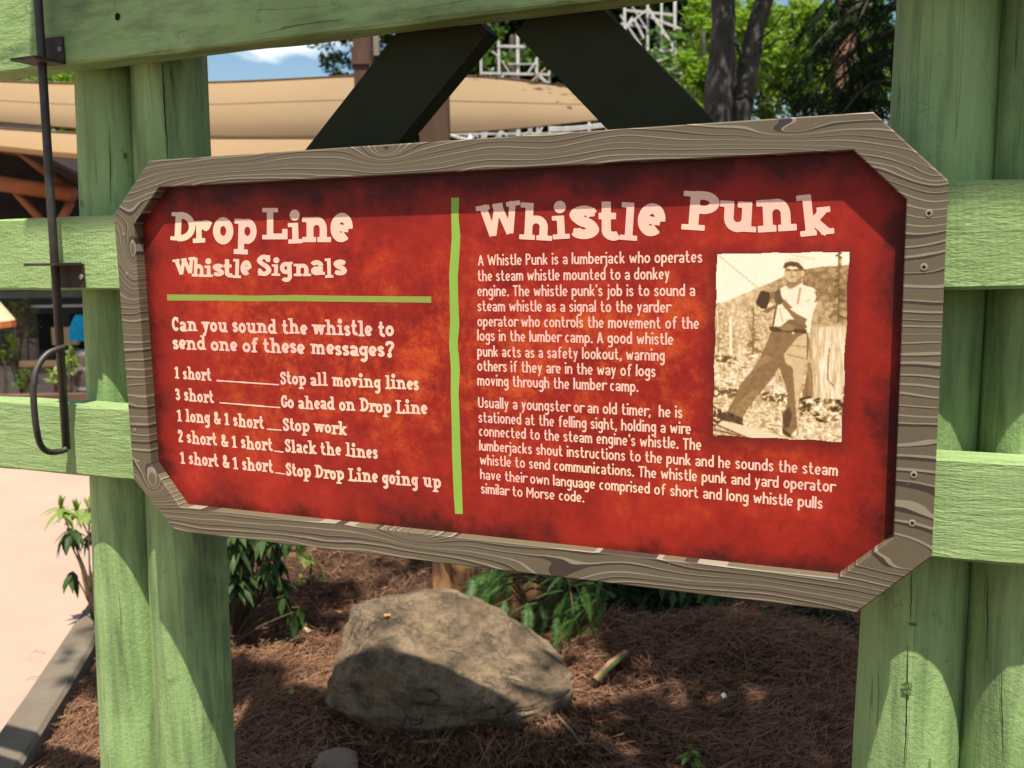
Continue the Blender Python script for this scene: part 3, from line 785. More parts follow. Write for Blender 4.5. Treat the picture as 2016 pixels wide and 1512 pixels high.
def glyph_mesh(ch, T, k, slab, res=24):
    """the union of a glyph's strokes as one clean outline (marching squares on a fine grid)"""
    key = (ch, round(T, 3), round(k, 2), slab, res)
    if key in _GC: return _GC[key]
    S, w = glyph(ch, T, round(k, 2), slab)
    tri = []
    for P, tm, cl in S:
        v, f = ribbon(P, T*tm, cl)
        for a, b, c_, d in f: tri += [(v[a], v[b], v[c_]), (v[a], v[c_], v[d])]
    if not tri:
        _GC[key] = (np.zeros((0, 2)), [], [], w); return _GC[key]
    A = np.array(tri); lo = A.reshape(-1, 2).min(0)-.08; hi = A.reshape(-1, 2).max(0)+.08; st_ = 1/res; ss = 3
    nx_, ny_ = [int(math.ceil((hi[i]-lo[i])/st_))+1 for i in (0, 1)]
    fx = lo[0]+(np.arange(nx_*ss)-(ss-1)/2)*st_/ss; fy = lo[1]+(np.arange(ny_*ss)-(ss-1)/2)*st_/ss
    mk = np.zeros((ny_*ss, nx_*ss), bool)
    for p, q, r in A:
        i0, i1 = np.searchsorted(fx, min(p[0], q[0], r[0])), np.searchsorted(fx, max(p[0], q[0], r[0])); j0, j1 = np.searchsorted(fy, min(p[1], q[1], r[1])), np.searchsorted(fy, max(p[1], q[1], r[1]))
        if i1 <= i0 or j1 <= j0: continue
        X, Y = np.meshgrid(fx[i0:i1], fy[j0:j1])
        e0 = (q[0]-p[0])*(Y-p[1])-(q[1]-p[1])*(X-p[0]); e1 = (r[0]-q[0])*(Y-q[1])-(r[1]-q[1])*(X-q[0]); e2 = (p[0]-r[0])*(Y-r[1])-(p[1]-r[1])*(X-r[0])
        mk[j0:j1, i0:i1] |= ((e0 >= 0) & (e1 >= 0) & (e2 >= 0)) | ((e0 <= 0) & (e1 <= 0) & (e2 <= 0))
    C = mk.reshape(ny_, ss, nx_, ss).mean((1, 3))
    V = []; F = []; vid = {}
    def corner(j, i):
        kk = (j, i)
        if kk not in vid: vid[kk] = len(V); V.append((lo[0]+i*st_, lo[1]+j*st_))
        return vid[kk]
    def cross(j, i, j2, i2):
        kk = (min((j, i), (j2, i2)), max((j, i), (j2, i2)))
        if kk not in vid:
            a, b = C[j, i], C[j2, i2]; t = (.5-a)/(b-a); vid[kk] = len(V); V.append((lo[0]+(i+(i2-i)*t)*st_, lo[1]+(j+(j2-j)*t)*st_))
        return vid[kk]
    IN = C >= .5
    for j in range(ny_-1):
        run = None
        for i in range(nx_):
            full = i < nx_-1 and IN[j, i] and IN[j, i+1] and IN[j+1, i] and IN[j+1, i+1]
            if full:
                if run is None: run = i
                continue
            if run is not None:
                F.append((corner(j, run), corner(j, i), corner(j+1, i), corner(j+1, run))); run = None
            if i == nx_-1: break
            ring_ = ((j, i), (j, i+1), (j+1, i+1), (j+1, i)); pl = []
            for q in range(4):
                a, b = ring_[q], ring_[(q+1) % 4]
                if IN[a]: pl.append(corner(*a))
                if IN[a] != IN[b]: pl.append(cross(*a, *b))
            if len(pl) >= 3: F.append(tuple(pl))
    _GC[key] = (np.array(V).reshape(-1, 2), F, [0]*len(V), w)
    return _GC[key]
Y_TXT = D_PAN-.0003
def lettermat(name, c1, c2):
    m = NT(name); iso = m.coord((1, 1, 1), loc=(.3, 0, .1))
    m.base(m.mix(m.ramp(m.noise(iso, 3.5, 4, .6), [(.38, 0.0), (.62, 1.0)]), c1, c2), .42, .3); return m.m
CREAM = lettermat("printed_cream", (.82,.46,.37), (.84,.60,.39))
class Txt:
    def __init__(s): s.v = []; s.f = []
    def put(s, V2, F, Lv, fn):
        n = len(s.v)
        for (x, y), l in zip(V2, Lv):
            p = fn(x, y); s.v.append((p[0], Y_TXT-.00006*l, p[1]))
        s.f += [tuple(i+n for i in q) for q in F]
    def build(s, name, mat=None):
        o = obj(name, s.v, s.f, mat or CREAM, sign, origin=(W/2, 0, 0))
        bm = bmesh.new(); bm.from_mesh(o.data)
        for fc in bm.faces:
            fc.normal_update()
            if fc.normal.y > 0: fc.normal_flip()
        bm.to_mesh(o.data); bm.free(); return o
def P2(px, py):
    return at(px, py, D_PAN)[[0, 2]]
def boxed(t, word, boxes, org, sc, T, k):
    """title letters, each fitted to its own place"""
    for ch, (x0, x1, y0, y1, rot) in zip(word, boxes):
        V2, F, Lv, w = glyph_mesh(ch, T, k, True, 44)
        a = math.radians(rot); V2 = V2@np.array([[math.cos(a), math.sin(a)], [-math.sin(a), math.cos(a)]])
        lo, hi = V2.min(0), V2.max(0)
        c00 = P2(org[0]+x0/sc, org[1]+y1/sc); c10 = P2(org[0]+x1/sc, org[1]+y1/sc); c01 = P2(org[0]+x0/sc, org[1]+y0/sc); c11 = P2(org[0]+x1/sc, org[1]+y0/sc)
        def fn(x, y):
            u = (x-lo[0])/(hi[0]-lo[0]); v = (y-lo[1])/(hi[1]-lo[1])
            return c00*(1-u)*(1-v)+c10*u*(1-v)+c01*(1-u)*v+c11*u*v
        t.put(V2, F, [boxes.index((x0, x1, y0, y1, rot)) % 3]*len(V2), fn)
def textline(t, text, p0, p1, cap, T, slab, bounce=0.0, sp=.10, seed=1):
    """text along a baseline p0 -> p1 (photo pixels), cap height in photo pixels at its left end"""
    a, b = P2(*p0), P2(*p1); top = P2(p0[0], p0[1]-cap); hgt = abs(top[1]-a[1])
    L = np.linalg.norm(b-a)/hgt
    def total(k): return sum(glyph(c_, T, round(k, 2), slab)[1]+sp for c_ in text)-sp
    lo, hi = .3, 3.0
    for _ in range(40):
        k = (lo+hi)/2
        if total(k) > L: hi = k
        else: lo = k
    sc = L/total(k)
    rg = random.Random(seed+len(text)); x = 0; dirv = (b-a)/np.linalg.norm(b-a); up = np.array([-dirv[1], dirv[0]])
    for c_ in text:
        V2, F, Lv, w = glyph_mesh(c_, T, k, slab)
        dy = rg.uniform(-bounce, bounce); rot = rg.uniform(-bounce, bounce)*.9; sy = 1+rg.uniform(-bounce, bounce)*.8
        if len(V2):
            x0 = x
            def fn(u, v):
                uu = u-w/2; v = v*sy
                xx = x0+w/2+uu*math.cos(rot)-v*math.sin(rot); yy = dy+uu*math.sin(rot)+v*math.cos(rot)
                return a+dirv*xx*hgt*sc+up*yy*hgt
            t.put(V2, F, Lv, fn)
        x += w+sp
o1 = (280, 370)
t = Txt()
boxed(t, "DropLine", [(175, 330, 148, 331, -3), (312, 434, 200, 342, 2), (440, 566, 183, 351, 0), (568, 710, 190, 413, -2), (745, 902, 124, 319, 0), (904, 996, 135, 346, 2), (992, 1172, 180, 336, 0), (1168, 1306, 154, 336, -8)], o1, 3.15, .215, 1.15)
t.build("heading")
t = Txt()
boxed(t, "WhistleSignals", [(188, 332, 427, 540, 8), (308, 392, 432, 552, -2), (386, 440, 436, 553, 2), (438, 508, 470, 548, 0), (504, 568, 442, 556, 0), (562, 614, 440, 560, -2), (610, 678, 448, 542, -10), (712, 802, 414, 546, 0), (803, 856, 430, 546, -2), (855, 934, 458, 583, 3), (940, 1048, 470, 547, 0), (1046, 1134, 448, 541, 0), (1132, 1186, 436, 558, 2), (1187, 1270, 444, 542, 0)], o1, 3.15, .215, 1.15)
t.build("subheading")
t = Txt()
textline(t, "Can you sound the whistle to", (339.5, 651.5), (776, 662.5), 28.5, .205, True, .035, .02, 5)
textline(t, "send one of these messages?", (340.5, 687.5), (776, 702.5), 28.0, .205, True, .035, .02, 8)
t.build("question")
o2 = (280, 680)
def c2(x, y): return (o2[0]+x/3.15, o2[1]+y/3.15)
rows = [("1 short", (204, 203), (430, 221), (462, 218), (848, 244), "Stop all moving lines", (857, 240), (1718, 276)),
        ("3 short", (208, 339), (447, 358), (480, 355), (857, 386), "Go ahead on Drop Line", (862, 385), (1771, 430)),
        ("1 long & 1 short", (220, 468), (757, 518), (773, 519), (865, 526), "Stop work", (873, 525), (1268, 556)),
        ("2 short & 1 short", (225, 600), (812, 656), (820, 655), (878, 662), "Slack the lines", (887, 660), (1463, 703)),
        ("1 short & 1 short", (240, 731), (815, 790), (825, 789), (887, 798), "Stop Drop Line going up", (892, 805), (1855, 886))]
for i, (l, a, b, u0, u1, rr, c_, d) in enumerate(rows):
    t = Txt()
    textline(t, l, c2(*a), c2(*b), 25.5, .185, True, .03, .02, i)
    textline(t, rr, c2(*c_), c2(*d), 26.0, .190, True, .035, .02, i+20)
    q0, q1 = P2(*c2(*u0)), P2(*c2(*u1)); tt = abs(P2(u0[0], 0)[0]*0)+.0021
    nseg = 14; Vv = []; 
    for s in range(nseg+1):
        q = q0+(q1-q0)*s/nseg; w_ = tt*(1+.25*random.uniform(-1, 1)); Vv += [(q[0], q[1]-w_/2), (q[0], q[1]+w_/2)]
    t.put(Vv, [(2*s, 2*s+2, 2*s+3, 2*s+1) for s in range(nseg)], [0]*len(Vv), lambda x, y: (x, y))
    t.build("signal_line")
o3 = (900, 350); s3 = 2.52; o4 = (900, 740)
t = Txt()
boxed(t, "WhistlePunk", [(92, 314, 112, 294, 8), (308, 472, 122, 313, -3), (470, 560, 114, 306, 3), (558, 704, 138, 304, 0), (702, 810, 118, 312, 0), (806, 894, 120, 313, -4), (896, 1034, 126, 290, -10), (1112, 1302, 64, 263, -4), (1304, 1484, 112, 271, -3), (1484, 1686, 104, 272, 3), (1682, 1872, 82, 293, 6)], o3, s3, .215, 1.15)
t.build("heading")
def c3(x, y): return (o3[0]+x/s3, o3[1]+y/s3)
def c4(x, y): return (o4[0]+x/s3, o4[1]+y/s3)
body1 = [("A Whistle Punk is a lumberjack who operates", c3(104, 436), c3(1217, 420)), ("the steam whistle mounted to a donkey", c3(102, 513), c3(1055, 504)),
         ("engine. The whistle punk's job is to sound a", c3(101, 588), c3(1181, 587)), ("steam whistle as a signal to the yarder", c3(101, 662), c3(1056, 669)),
         ("operator who controls the movement of the", c3(101, 737), c3(1200, 751)), ("logs in the lumber camp. A good whistle", c3(101, 808), c3(1073, 829)),
         ("punk acts as a safety lookout, warning", c3(101, 886), c3(1030, 909)), ("others if they are in the way of logs", c3(101, 958), c3(985, 988)),
         ("moving through the lumber camp.", c3(101, 1030), c3(900, 1063))]
body2 = [("Usually a youngster or an old timer,  he is", c4(105, 157), c4(1118, 209)), ("stationed at the felling sight, holding a wire", c4(106, 230), c4(1160, 290)),
         ("connected to the steam engine's whistle. The", c4(108, 298), c4(1212, 370)), ("lumberjacks shout instructions to the punk and he sounds the steam", c4(110, 370), c4(1888, 497)),
         ("whistle to send communications. The whistle punk and yard operator", c4(113, 440), c4(1870, 577)), ("have their own language comprised of short and long whistle pulls", c4(115, 512), c4(1813, 660)),
         ("similar to Morse code.", c4(118, 582), c4(631, 628))]
t = Txt()
for i, (s, a, b) in enumerate(body1): textline(t, s, a, b, 22.5, .136, False, .012, .065, i)
t.build("paragraph")
t = Txt()
for i, (s, a, b) in enumerate(body2): textline(t, s, a, b, 22.3-.25*i, .136, False, .012, .065, i)
t.build("paragraph")
# green dividers
def c1(x, y): return (o1[0]+x/3.15, o1[1]+y/3.15)
def strip(name, left, right, mat):
    L_ = [P2(*p) for p in left]; R_ = [P2(*p) for p in right]; n = len(L_)
    V = [(p[0], Y_TXT, p[1]) for p in L_]+[(p[0], Y_TXT+.0001, p[1]) for p in R_]
    o = obj(name, V, [(i, i+1, n+i+1, n+i) for i in range(n-1)], mat, sign, origin=(W/2, 0, 0))
    bm = bmesh.new(); bm.from_mesh(o.data)
    for fc in bm.faces:
        fc.normal_update()
        if fc.normal.y > 0: fc.normal_flip()
    bm.to_mesh(o.data); bm.free()
    return o
LIME = lettermat("printed_lime", (.235,.40,.055), (.27,.44,.065)); OLIVE = lettermat("printed_olive", (.27,.30,.055), (.26,.33,.06))
vl = [c1(1917, 61), c1(1917, 180), c1(1920, 300), c1(1912, 430), c1(1904, 545), c1(1908, 700), c1(1910, 830), c1(1905, 950), c1(1905, 1010)]+[c2(1908, 40), c2(1915, 150), c2(1914, 300), c2(1920, 500), c2(1922, 650), c2(1929, 850), c2(1935, 960), c2(1941, 1045)]
vr = [c1(1965, 61), c1(1962, 180), c1(1973, 300), c1(1966, 430), c1(1957, 545), c1(1960, 700), c1(1967, 850), c1(1957, 950), c1(1957, 1010)]+[c2(1962, 40), c2(1970, 150), c2(1962, 300), c2(1970, 500), c2(1974, 650), c2(1982, 850), c2(1985, 960), c2(1988, 1045)]
strip("divider", vl, vr, LIME)
hb = [c1(x, y) for x, y in ((155, 660), (450, 663), (700, 668), (950, 664), (1200, 668), (1500, 671), (1793, 673))]
ht = [c1(x, y) for x, y in ((155, 698), (450, 699), (700, 703), (950, 702), (1200, 706), (1500, 708), (1793, 712))]
strip("divider", hb, ht, OLIVE)

# ------------------------------------------------------------------ the sepia print (a flat picture on the panel)
GX0, GX1, GY0, GY1, ST = 76, 1082, 50, 1446, 4.3
gx = np.arange(GX0, GX1, ST); gy = np.arange(GY0, GY1, ST)
PX, PY = np.meshgrid(gx, gy)
def vnoise(s, seed, oct=4, sx=1.0, sy=1.0):
    out = np.zeros(PX.shape); amp = 1; tot = 0
    for o in range(oct):
        rg = np.random.default_rng(seed*17+o); g = rg.random((240, 240)); sc = s/2**o
        u = (PX*sx/sc) % 239; v = (PY*sy/sc) % 239; iu = u.astype(int); iv = v.astype(int); fu = u-iu; fv = v-iv
        fu = fu*fu*(3-2*fu); fv = fv*fv*(3-2*fv)
        out += amp*(g[iv, iu]*(1-fu)*(1-fv)+g[iv, iu+1]*fu*(1-fv)+g[iv+1, iu]*(1-fu)*fv+g[iv+1, iu+1]*fu*fv); tot += amp; amp *= .62
    return out/tot
def poly(P):
    c_ = np.zeros(PX.shape, bool); n = len(P)
    for i in range(n):
        (x0, y0), (x1, y1) = P[i], P[(i+1) % n]
        if y0 == y1: continue
        c_ ^= ((y0 > PY) != (y1 > PY)) & (PX < (x1-x0)*(PY-y0)/(y1-y0)+x0)
    return c_
def seg(p, q, w):
    p, q = np.array(p, float), np.array(q, float); d = q-p; t = np.clip(((PX-p[0])*d[0]+(PY-p[1])*d[1])/(d@d), 0, 1)
    return np.hypot(PX-p[0]-t*d[0], PY-p[1]-t*d[1]) < w/2
def ell(cx, cy, rx, ry): return ((PX-cx)/rx)**2+((PY-cy)/ry)**2 < 1
NA, NB, NC = vnoise(60, 1), vnoise(26, 2), vnoise(14, 3, 2)
NV = vnoise(11, 5, 3, 1.0, .10); NCO = vnoise(30, 7, 3)
def hc(n, k=2.6): return np.clip((n-.5)*k+.5, 0, 1)
T_ = .95+.04*NA
mt = poly([(76, 432), (165, 424), (300, 365), (420, 312), (520, 275), (620, 225), (720, 188), (860, 166), (1090, 150), (1090, 640), (76, 830)])
T_ = np.where(mt, .60+.10*(PX < 420)-.10*((PX > 740) & (PY < 420))+.22*(hc(NB)-.5), T_)
fo = poly([(76, 470), (200, 480), (420, 430), (560, 470), (560, 800), (76, 830)])
T_ = np.where(fo, .70+.38*(hc(NC, 1.7)-.5)+.1*(NA-.5), T_)
gr = poly([(76, 800), (300, 815), (460, 740), (770, 700), (1090, 600), (1090, 1460), (76, 1460)])
T_ = np.where(gr, .80+.42*(hc(NC, 1.5)-.58)+.24*(hc(NB)-.6), T_)
dk = poly([(700, 1130), (1060, 960), (1060, 1260), (900, 1300), (720, 1250)])
T_ = np.where(dk, .52+1.0*(hc(NCO, 2.2)-.5), T_)
dk = poly([(80, 1040), (260, 1050), (300, 1100), (80, 1110)]) | poly([(100, 810), (260, 815), (220, 870), (110, 850)]) | poly([(420, 1070), (640, 1090), (640, 1160), (430, 1130)])
T_ = np.where(dk & (NC < .58), .28, T_)
rg = random.Random(5)
for i in range(110):
    x, y = rg.uniform(80, 1040), rg.uniform(860, 1420); a = rg.uniform(-.9, .9)+(3.14 if rg.random() < .5 else 0); L_ = rg.uniform(40, 150)
    T_ = np.where(seg((x, y), (x+L_*math.cos(a), y+L_*math.sin(a)*.7), rg.uniform(4, 7)), rg.choice([.97, .97, .92, .45]), T_)
def conifer(cx, y0, y1, wd, tone, dens=26):
    global T_
    T_ = np.where(seg((cx, y0), (cx-4, y1), 10), tone, T_)
    for i in range(dens):
        y = y0+(y1-y0)*(i+.3)/dens; ww = wd*(.2+.8*i/dens)*rg.uniform(.4, 1.1); s = rg.choice([-1, 1])
        T_ = np.where(seg((cx, y), (cx+s*ww, y+ww*.35), rg.uniform(6, 14)), tone+rg.uniform(-.05, .15), T_)
conifer(380, 460, 800, 55, .36); conifer(1000, 58, 560, 75, .30, 34); conifer(820, 245, 330, 20, .42, 10); conifer(1060, 180, 480, 40, .40, 16)
conifer(130, 500, 780, 22, .5, 14)
for sg_, w_, tn in ((((212, 535), (216, 800)), 22, .92), (((280, 730), (278, 815)), 13, .9), (((120, 500), (124, 640)), 10, .86), (((640, 70), (700, 90)), 10, .82), (((700, 85), (820, 110)), 14, .84)):
    T_ = np.where(seg(*sg_, w_), tn, T_)
stp = poly([(752, 600), (800, 585), (930, 590), (1000, 580), (1060, 596), (1052, 980), (1000, 1130), (900, 1120), (735, 1100), (772, 900)])
T_ = np.where(stp, .84+.36*(hc(NV, 1.7)-.55), T_); T_ = np.where(stp & poly([(735, 1100), (790, 700), (752, 600), (740, 600)]), T_*.62, T_)
T_ = np.where(stp & poly([(735, 860), (800, 860), (820, 1120), (720, 1110)]), T_*.7, T_)
T_ = np.where(stp, T_*np.clip(.74+(PX-750)/520., .74, 1.0), T_); T_ = np.where(seg((770, 596), (1050, 592), 13) & stp, .66, T_)
T_ = np.where(seg((930, 760), (915, 980), 8) | seg((915, 980), (960, 1030), 8), .4, T_)
tr = poly([(505, 636), (762, 640), (768, 780), (760, 900), (738, 1000), (714, 1110), (712, 1190), (690, 1240), (700, 1330), (650, 1385), (588, 1350), (588, 1230), (622, 1180), (628, 1080), (588, 960), (566, 893), (520, 962), (455, 1050), (405, 1110), (335, 1200), (300, 1262), (192, 1206), (240, 1120), (286, 1015), (362, 930), (430, 822), (474, 720)])
T_ = np.where(tr, .41+.16*(NB-.5), T_)
lit = poly([(702, 672), (764, 640), (768, 780), (758, 900), (735, 1000), (712, 1110), (710, 1180), (690, 1235), (680, 1100), (664, 900), (610, 858), (600, 800), (650, 735)])
T_ = np.where(lit, .72+.15*(NB-.5), T_)
T_ = np.where(poly([(205, 1205), (380, 1050), (440, 1060), (320, 1220), (296, 1250)]) & (NC > .42), .5, T_)
T_ = np.where(poly([(410, 840), (470, 800), (520, 830), (360, 930)]), .5, T_)
T_ = np.where(seg((620, 800), (750, 830), 8) | seg((640, 735), (760, 745), 7) | seg((400, 880), (540, 840), 7) | seg((350, 960), (480, 930), 6), .5, T_)
T_ = np.where(poly([(590, 1240), (640, 1180), (660, 1240), (640, 1330), (600, 1340)]), .25, T_)
sh = poly([(505, 630), (512, 560), (545, 440), (560, 330), (612, 300), (645, 330), (735, 295), (810, 315), (845, 350), (842, 420), (806, 520), (790, 640)])
T_ = np.where(sh, .93+.06*(NA-.5), T_)
T_ = np.where(poly([(575, 600), (640, 545), (740, 560), (770, 600), (740, 632), (600, 620)]), .36, T_)
T_ = np.where(poly([(820, 340), (846, 350), (842, 415), (820, 425), (838, 380)]), .40, T_)
T_ = np.where(seg((570, 470), (590, 560), 9) | seg((620, 400), (600, 470), 8) | seg((760, 420), (790, 400), 7), .68, T_)
T_ = np.where(poly([(590, 440), (575, 415), (600, 400), (700, 500), (770, 540), (750, 585), (690, 570), (640, 500)]), .42, T_)
T_ = np.where(poly([(640, 470), (760, 440), (800, 470), (770, 545), (700, 510)]), .95, T_)
T_ = np.where(seg((720, 320), (700, 430), 15), .62, T_); T_ = np.where(seg((548, 440), (516, 610), 15), .32, T_)
T_ = np.where(poly([(492, 600), (520, 596), (640, 612), (765, 620), (764, 650), (640, 640), (500, 634)]), .24, T_)
T_ = np.where(ell(667, 645, 9, 8), .95, T_)
T_ = np.where(poly([(560, 600), (640, 575), (690, 600), (660, 628), (590, 628)]), .48, T_)
T_ = np.where(poly([(425, 420), (500, 420), (540, 450), (500, 470), (480, 495), (430, 480)]), .86, T_)
T_ = np.where(poly([(470, 470), (540, 440), (545, 462), (484, 500), (436, 490)]), .40, T_)
T_ = np.where(poly([(398, 420), (420, 365), (432, 342), (492, 336), (500, 380), (492, 420), (474, 470), (440, 470), (404, 440)]), .16, T_)
T_ = np.where(poly([(505, 335), (545, 308), (572, 322), (580, 370), (596, 412), (574, 440), (548, 436), (530, 395)]), .30, T_)
T_ = np.where(poly([(440, 338), (500, 318), (546, 306), (566, 322), (540, 345), (500, 352)]), .60, T_)
T_ = np.where(poly([(500, 350), (530, 345), (536, 390), (505, 400)]), .42, T_)
T_ = np.where(poly([(622, 262), (722, 250), (728, 292), (660, 330), (616, 300)]), .50, T_)
T_ = np.where(poly([(650, 330), (735, 280), (740, 300), (690, 330)]), .93, T_)
T_ = np.where(ell(668, 212, 64, 78), .72, T_); T_ = np.where(ell(668, 212, 64, 78) & (PX > 690), .62, T_); T_ = np.where(ell(668, 212, 64, 78) & (PY < 200), .54, T_)
T_ = np.where(ell(737, 214, 13, 24), .75, T_)
T_ = np.where(ell(676, 140, 72, 46), .90, T_)
T_ = np.where(poly([(594, 172), (606, 138), (650, 124), (706, 134), (742, 170), (744, 190), (720, 190), (690, 165), (640, 160), (612, 176)]), .26, T_)
T_ = np.where(poly([(618, 182), (652, 182), (652, 194), (620, 194)]) | poly([(672, 180), (706, 182), (704, 195), (674, 194)]), .34, T_)
T_ = np.where(poly([(652, 190), (664, 222), (650, 226), (644, 216)]), .60, T_); T_ = np.where(seg((640, 239), (674, 237), 7), .40, T_); T_ = np.where(seg((644, 248), (668, 247), 5), .60, T_)
T_ = np.where(poly([(612, 250), (640, 278), (690, 275), (724, 240), (715, 270), (680, 296), (640, 292)]), .46, T_)
T_ = np.where(seg((118, 76), (425, 328), 4.5), .55, T_); T_ = np.where(seg((590, 330), (665, 322), 4.5), .80, T_)
T_ = np.where(poly([(195, 1212), (300, 1262), (300, 1318), (210, 1292), (140, 1275), (135, 1225)]), .24+.5*(NC-.5), T_)
T_ = np.where(poly([(590, 1335), (650, 1382), (655, 1400), (630, 1402), (592, 1372)]), .20, T_)
T_ = np.where(poly([(80, 1170), (140, 1200), (190, 1240), (110, 1320), (80, 1320)]) & (NC < .58), .20, T_)
T_ = np.where(poly([(116, 1310), (150, 1284), (210, 1290), (560, 1385), (540, 1420), (330, 1412)]), .84+.1*(NB-.5), T_)
T_ = np.where(seg((116, 1312), (340, 1408), 9) | seg((90, 1345), (280, 1392), 10) | seg((90, 1385), (230, 1400), 8), .25, T_)
# soften a little, like a small printed photograph
def blur(A):
    P_ = np.pad(A, 1, mode='edge'); return (P_[1:-1, 1:-1]*2+P_[:-2, 1:-1]+P_[2:, 1:-1]+P_[1:-1, :-2]+P_[1:-1, 2:])/6
T_ = np.clip(blur(blur(T_))+.05*(vnoise(9, 9, 1)-.5), 0, 1)
stops = np.array([0, .25, .5, .75, 1.0]); rr_ = np.array([.018, .10, .33, .66, .90]); gg_ = np.array([.010, .055, .19, .47, .80]); bb_ = np.array([.005, .022, .075, .24, .60])
RGB = np.stack([np.interp(T_, stops, q) for q in (rr_, gg_, bb_)], -1)
def edge_ok(x, y):
    jit = 5*math.sin(x*.021)+3*math.sin(y*.034+1)
    u = (x-118)/(1075-118)
    top = 75+(58-75)*u+jit*.6; bot = 1392+(1438-1392)*((x-85)/(1022-85))+jit*.7
    v = (y-66)/(1415-66); lft = 118+(85-118)*v+3*math.sin(y*.02); rgt = 1075+(1022-1075)*v+5*math.sin(y*.013+.6)
    return top < y < bot and lft < x < rgt
V = []; F = []; cols = []
ny_, nx_ = PX.shape
vi = {}
def pv(j, i):
    if (j, i) not in vi:
        p = at(1380+(gx[0]+i*ST)/3.6875, 480+(gy[0]+j*ST)/3.6875, D_PAN); vi[(j, i)] = len(V); V.append((p[0], Y_TXT, p[2]))
    return vi[(j, i)]
for j in range(ny_-1):
    for i in range(nx_-1):
        if edge_ok(gx[i]+ST/2, gy[j]+ST/2):
            F.append((pv(j, i), pv(j+1, i), pv(j+1, i+1), pv(j, i+1))); cols.append(RGB[j, i])
m = NT("sepia_print"); an = m.n('VertexColor', layer_name="print"); m.base(an.outputs[0], .42, .3); SEPIA = m.m
o = obj("photograph", V, F, SEPIA, sign, origin=(W/2, 0, 0))
ca = o.data.color_attributes.new("print", 'FLOAT_COLOR', 'CORNER')
arr = np.ones((len(F)*4, 4), np.float32); arr[:, :3] = np.repeat(np.array(cols), 4, axis=0)
ca.data.foreach_set('color', arr.ravel())
props(o, "sepia photograph of a lumberjack in cap and gloves beside a stump")

# ------------------------------------------------------------------ iron whistle pull on the left
Y_ROD = .033-.005
ra, rb = at(71, -60, Y_ROD), at(131, 884, Y_ROD)
rod = thing("whistle_pull", rb, "dark iron pull rod with a looped handle hanging at the fence's left end", "pull rod")
MB().tube([ra+(ra-rb)*.6, ra, (ra+rb)/2, rb], .0070, 16).build("rod", IRON, rod, True)
hp = []
Yh0 = Y_ROD-.012
for (x, y, dy) in ((126, 684, -.006), (112, 688, -.022), (92, 698, -.040), (74, 722, -.058), (66, 756, -.070), (67, 800, -.071), (72, 845, -.068), (80, 876, -.056), (95, 889, -.040), (115, 889, -.018), (131, 884, -.004)):
    hp.append(at(x, y, Y_ROD+dy))
def smooth(P, n=5): 
    out = []
    Q = [P[0]]+list(P)+[P[-1]]
    for i in range(1, len(Q)-2):
        for k in range(n):
            t = k/n; a, b, c_, d = Q[i-1:i+3]; out.append(.5*((2*b)+(c_-a)*t+(2*a-5*b+4*c_-d)*t*t+(3*b-a-3*c_+d)*t**3))
    out.append(P[-1]); return out
MB().tube(smooth(hp), .0053, 12).build("handle", IRON, rod, True)
def bracket(x0, x1, zt, zb, ztongue, depth):
    """angle iron: a plate on the timber and a tongue the rod runs through"""
    M_ = MB()
    M_.box((x0, Y_RAIL-.005, min(zt, zb)), (x1, Y_RAIL-.0008, max(zt, zb)))
    M_.box((x0, Y_RAIL-depth, ztongue-.0022), (x1, Y_RAIL-.0052, ztongue+.0022))
    return M_
b0, b1 = at(82, 78, Y_RAIL), at(130, 122, Y_RAIL)
br = bracket(b0[0]-.004, b1[0], b0[2], b1[2]-.004, b1[2]-.002, .062).build("bracket", RUSTY, rod)
p = at(119, 97, Y_RAIL-.005)
MB().tube([(p[0], Y_RAIL-.008, p[2]), (p[0], Y_RAIL-.005, p[2])], .0042, 10).build("bolt", STEEL, br)
b0, b1 = at(108, 520, Y_RAIL), at(170, 566, Y_RAIL)
br = bracket(b0[0]-.002, b1[0], b0[2], b1[2], b0[2], .062).build("bracket", RUSTY, rod)
p = at(161, 545, Y_RAIL-.005)
MB().tube([(p[0], Y_RAIL-.008, p[2]), (p[0], Y_RAIL-.005, p[2])], .0042, 10).build("bolt", STEEL, br)
# ------------------------------------------------------------------ plants: leaves, fronds
def leaves(clusters, seed, asp=.5, fold=.25, down=0.0):
    """clusters: (centre, (rx, ry, rz), count, leaf length, clumps)"""
    rg = np.random.default_rng(seed); VV = []; FF = []; n0 = 0
    for c, rad, n, size, clumps in clusters:
        c = np.array(c, float); rad = np.array(rad, float)
        cc = rg.normal(size=(clumps, 3)); cc /= np.linalg.norm(cc, axis=1)[:, None]; cc *= rg.random((clumps, 1))**.45
        own = rg.integers(0, clumps, n)
        sz = rg.uniform(.18, .42, clumps)
        p = cc[own]+rg.normal(size=(n, 3))*sz[own][:, None]*.55
        p = c+p*rad
        d = rg.normal(size=(n, 3)); d[:, 2] = d[:, 2]*.7-down; d /= np.linalg.norm(d, axis=1)[:, None]
        u = rg.normal(size=(n, 3)); u[:, 2] += 1.2; s = np.cross(d, u); s /= np.linalg.norm(s, axis=1)[:, None]+1e-9
        nn = np.cross(s, d)
        L = (size*rg.uniform(.6, 1.25, n))[:, None]; w = L*asp*.5
        V = np.stack([p, p+d*L*.45+s*w+nn*w*fold, p+d*L, p+d*L*.45-s*w+nn*w*fold], 1).reshape(-1, 3)
        b = np.arange(n)*4+n0
        VV.append(V); FF.append(np.stack([b, b+1, b+2], 1)); FF.append(np.stack([b, b+2, b+3], 1)); n0 += 4*n
    return np.concatenate(VV), np.concatenate(FF).tolist()
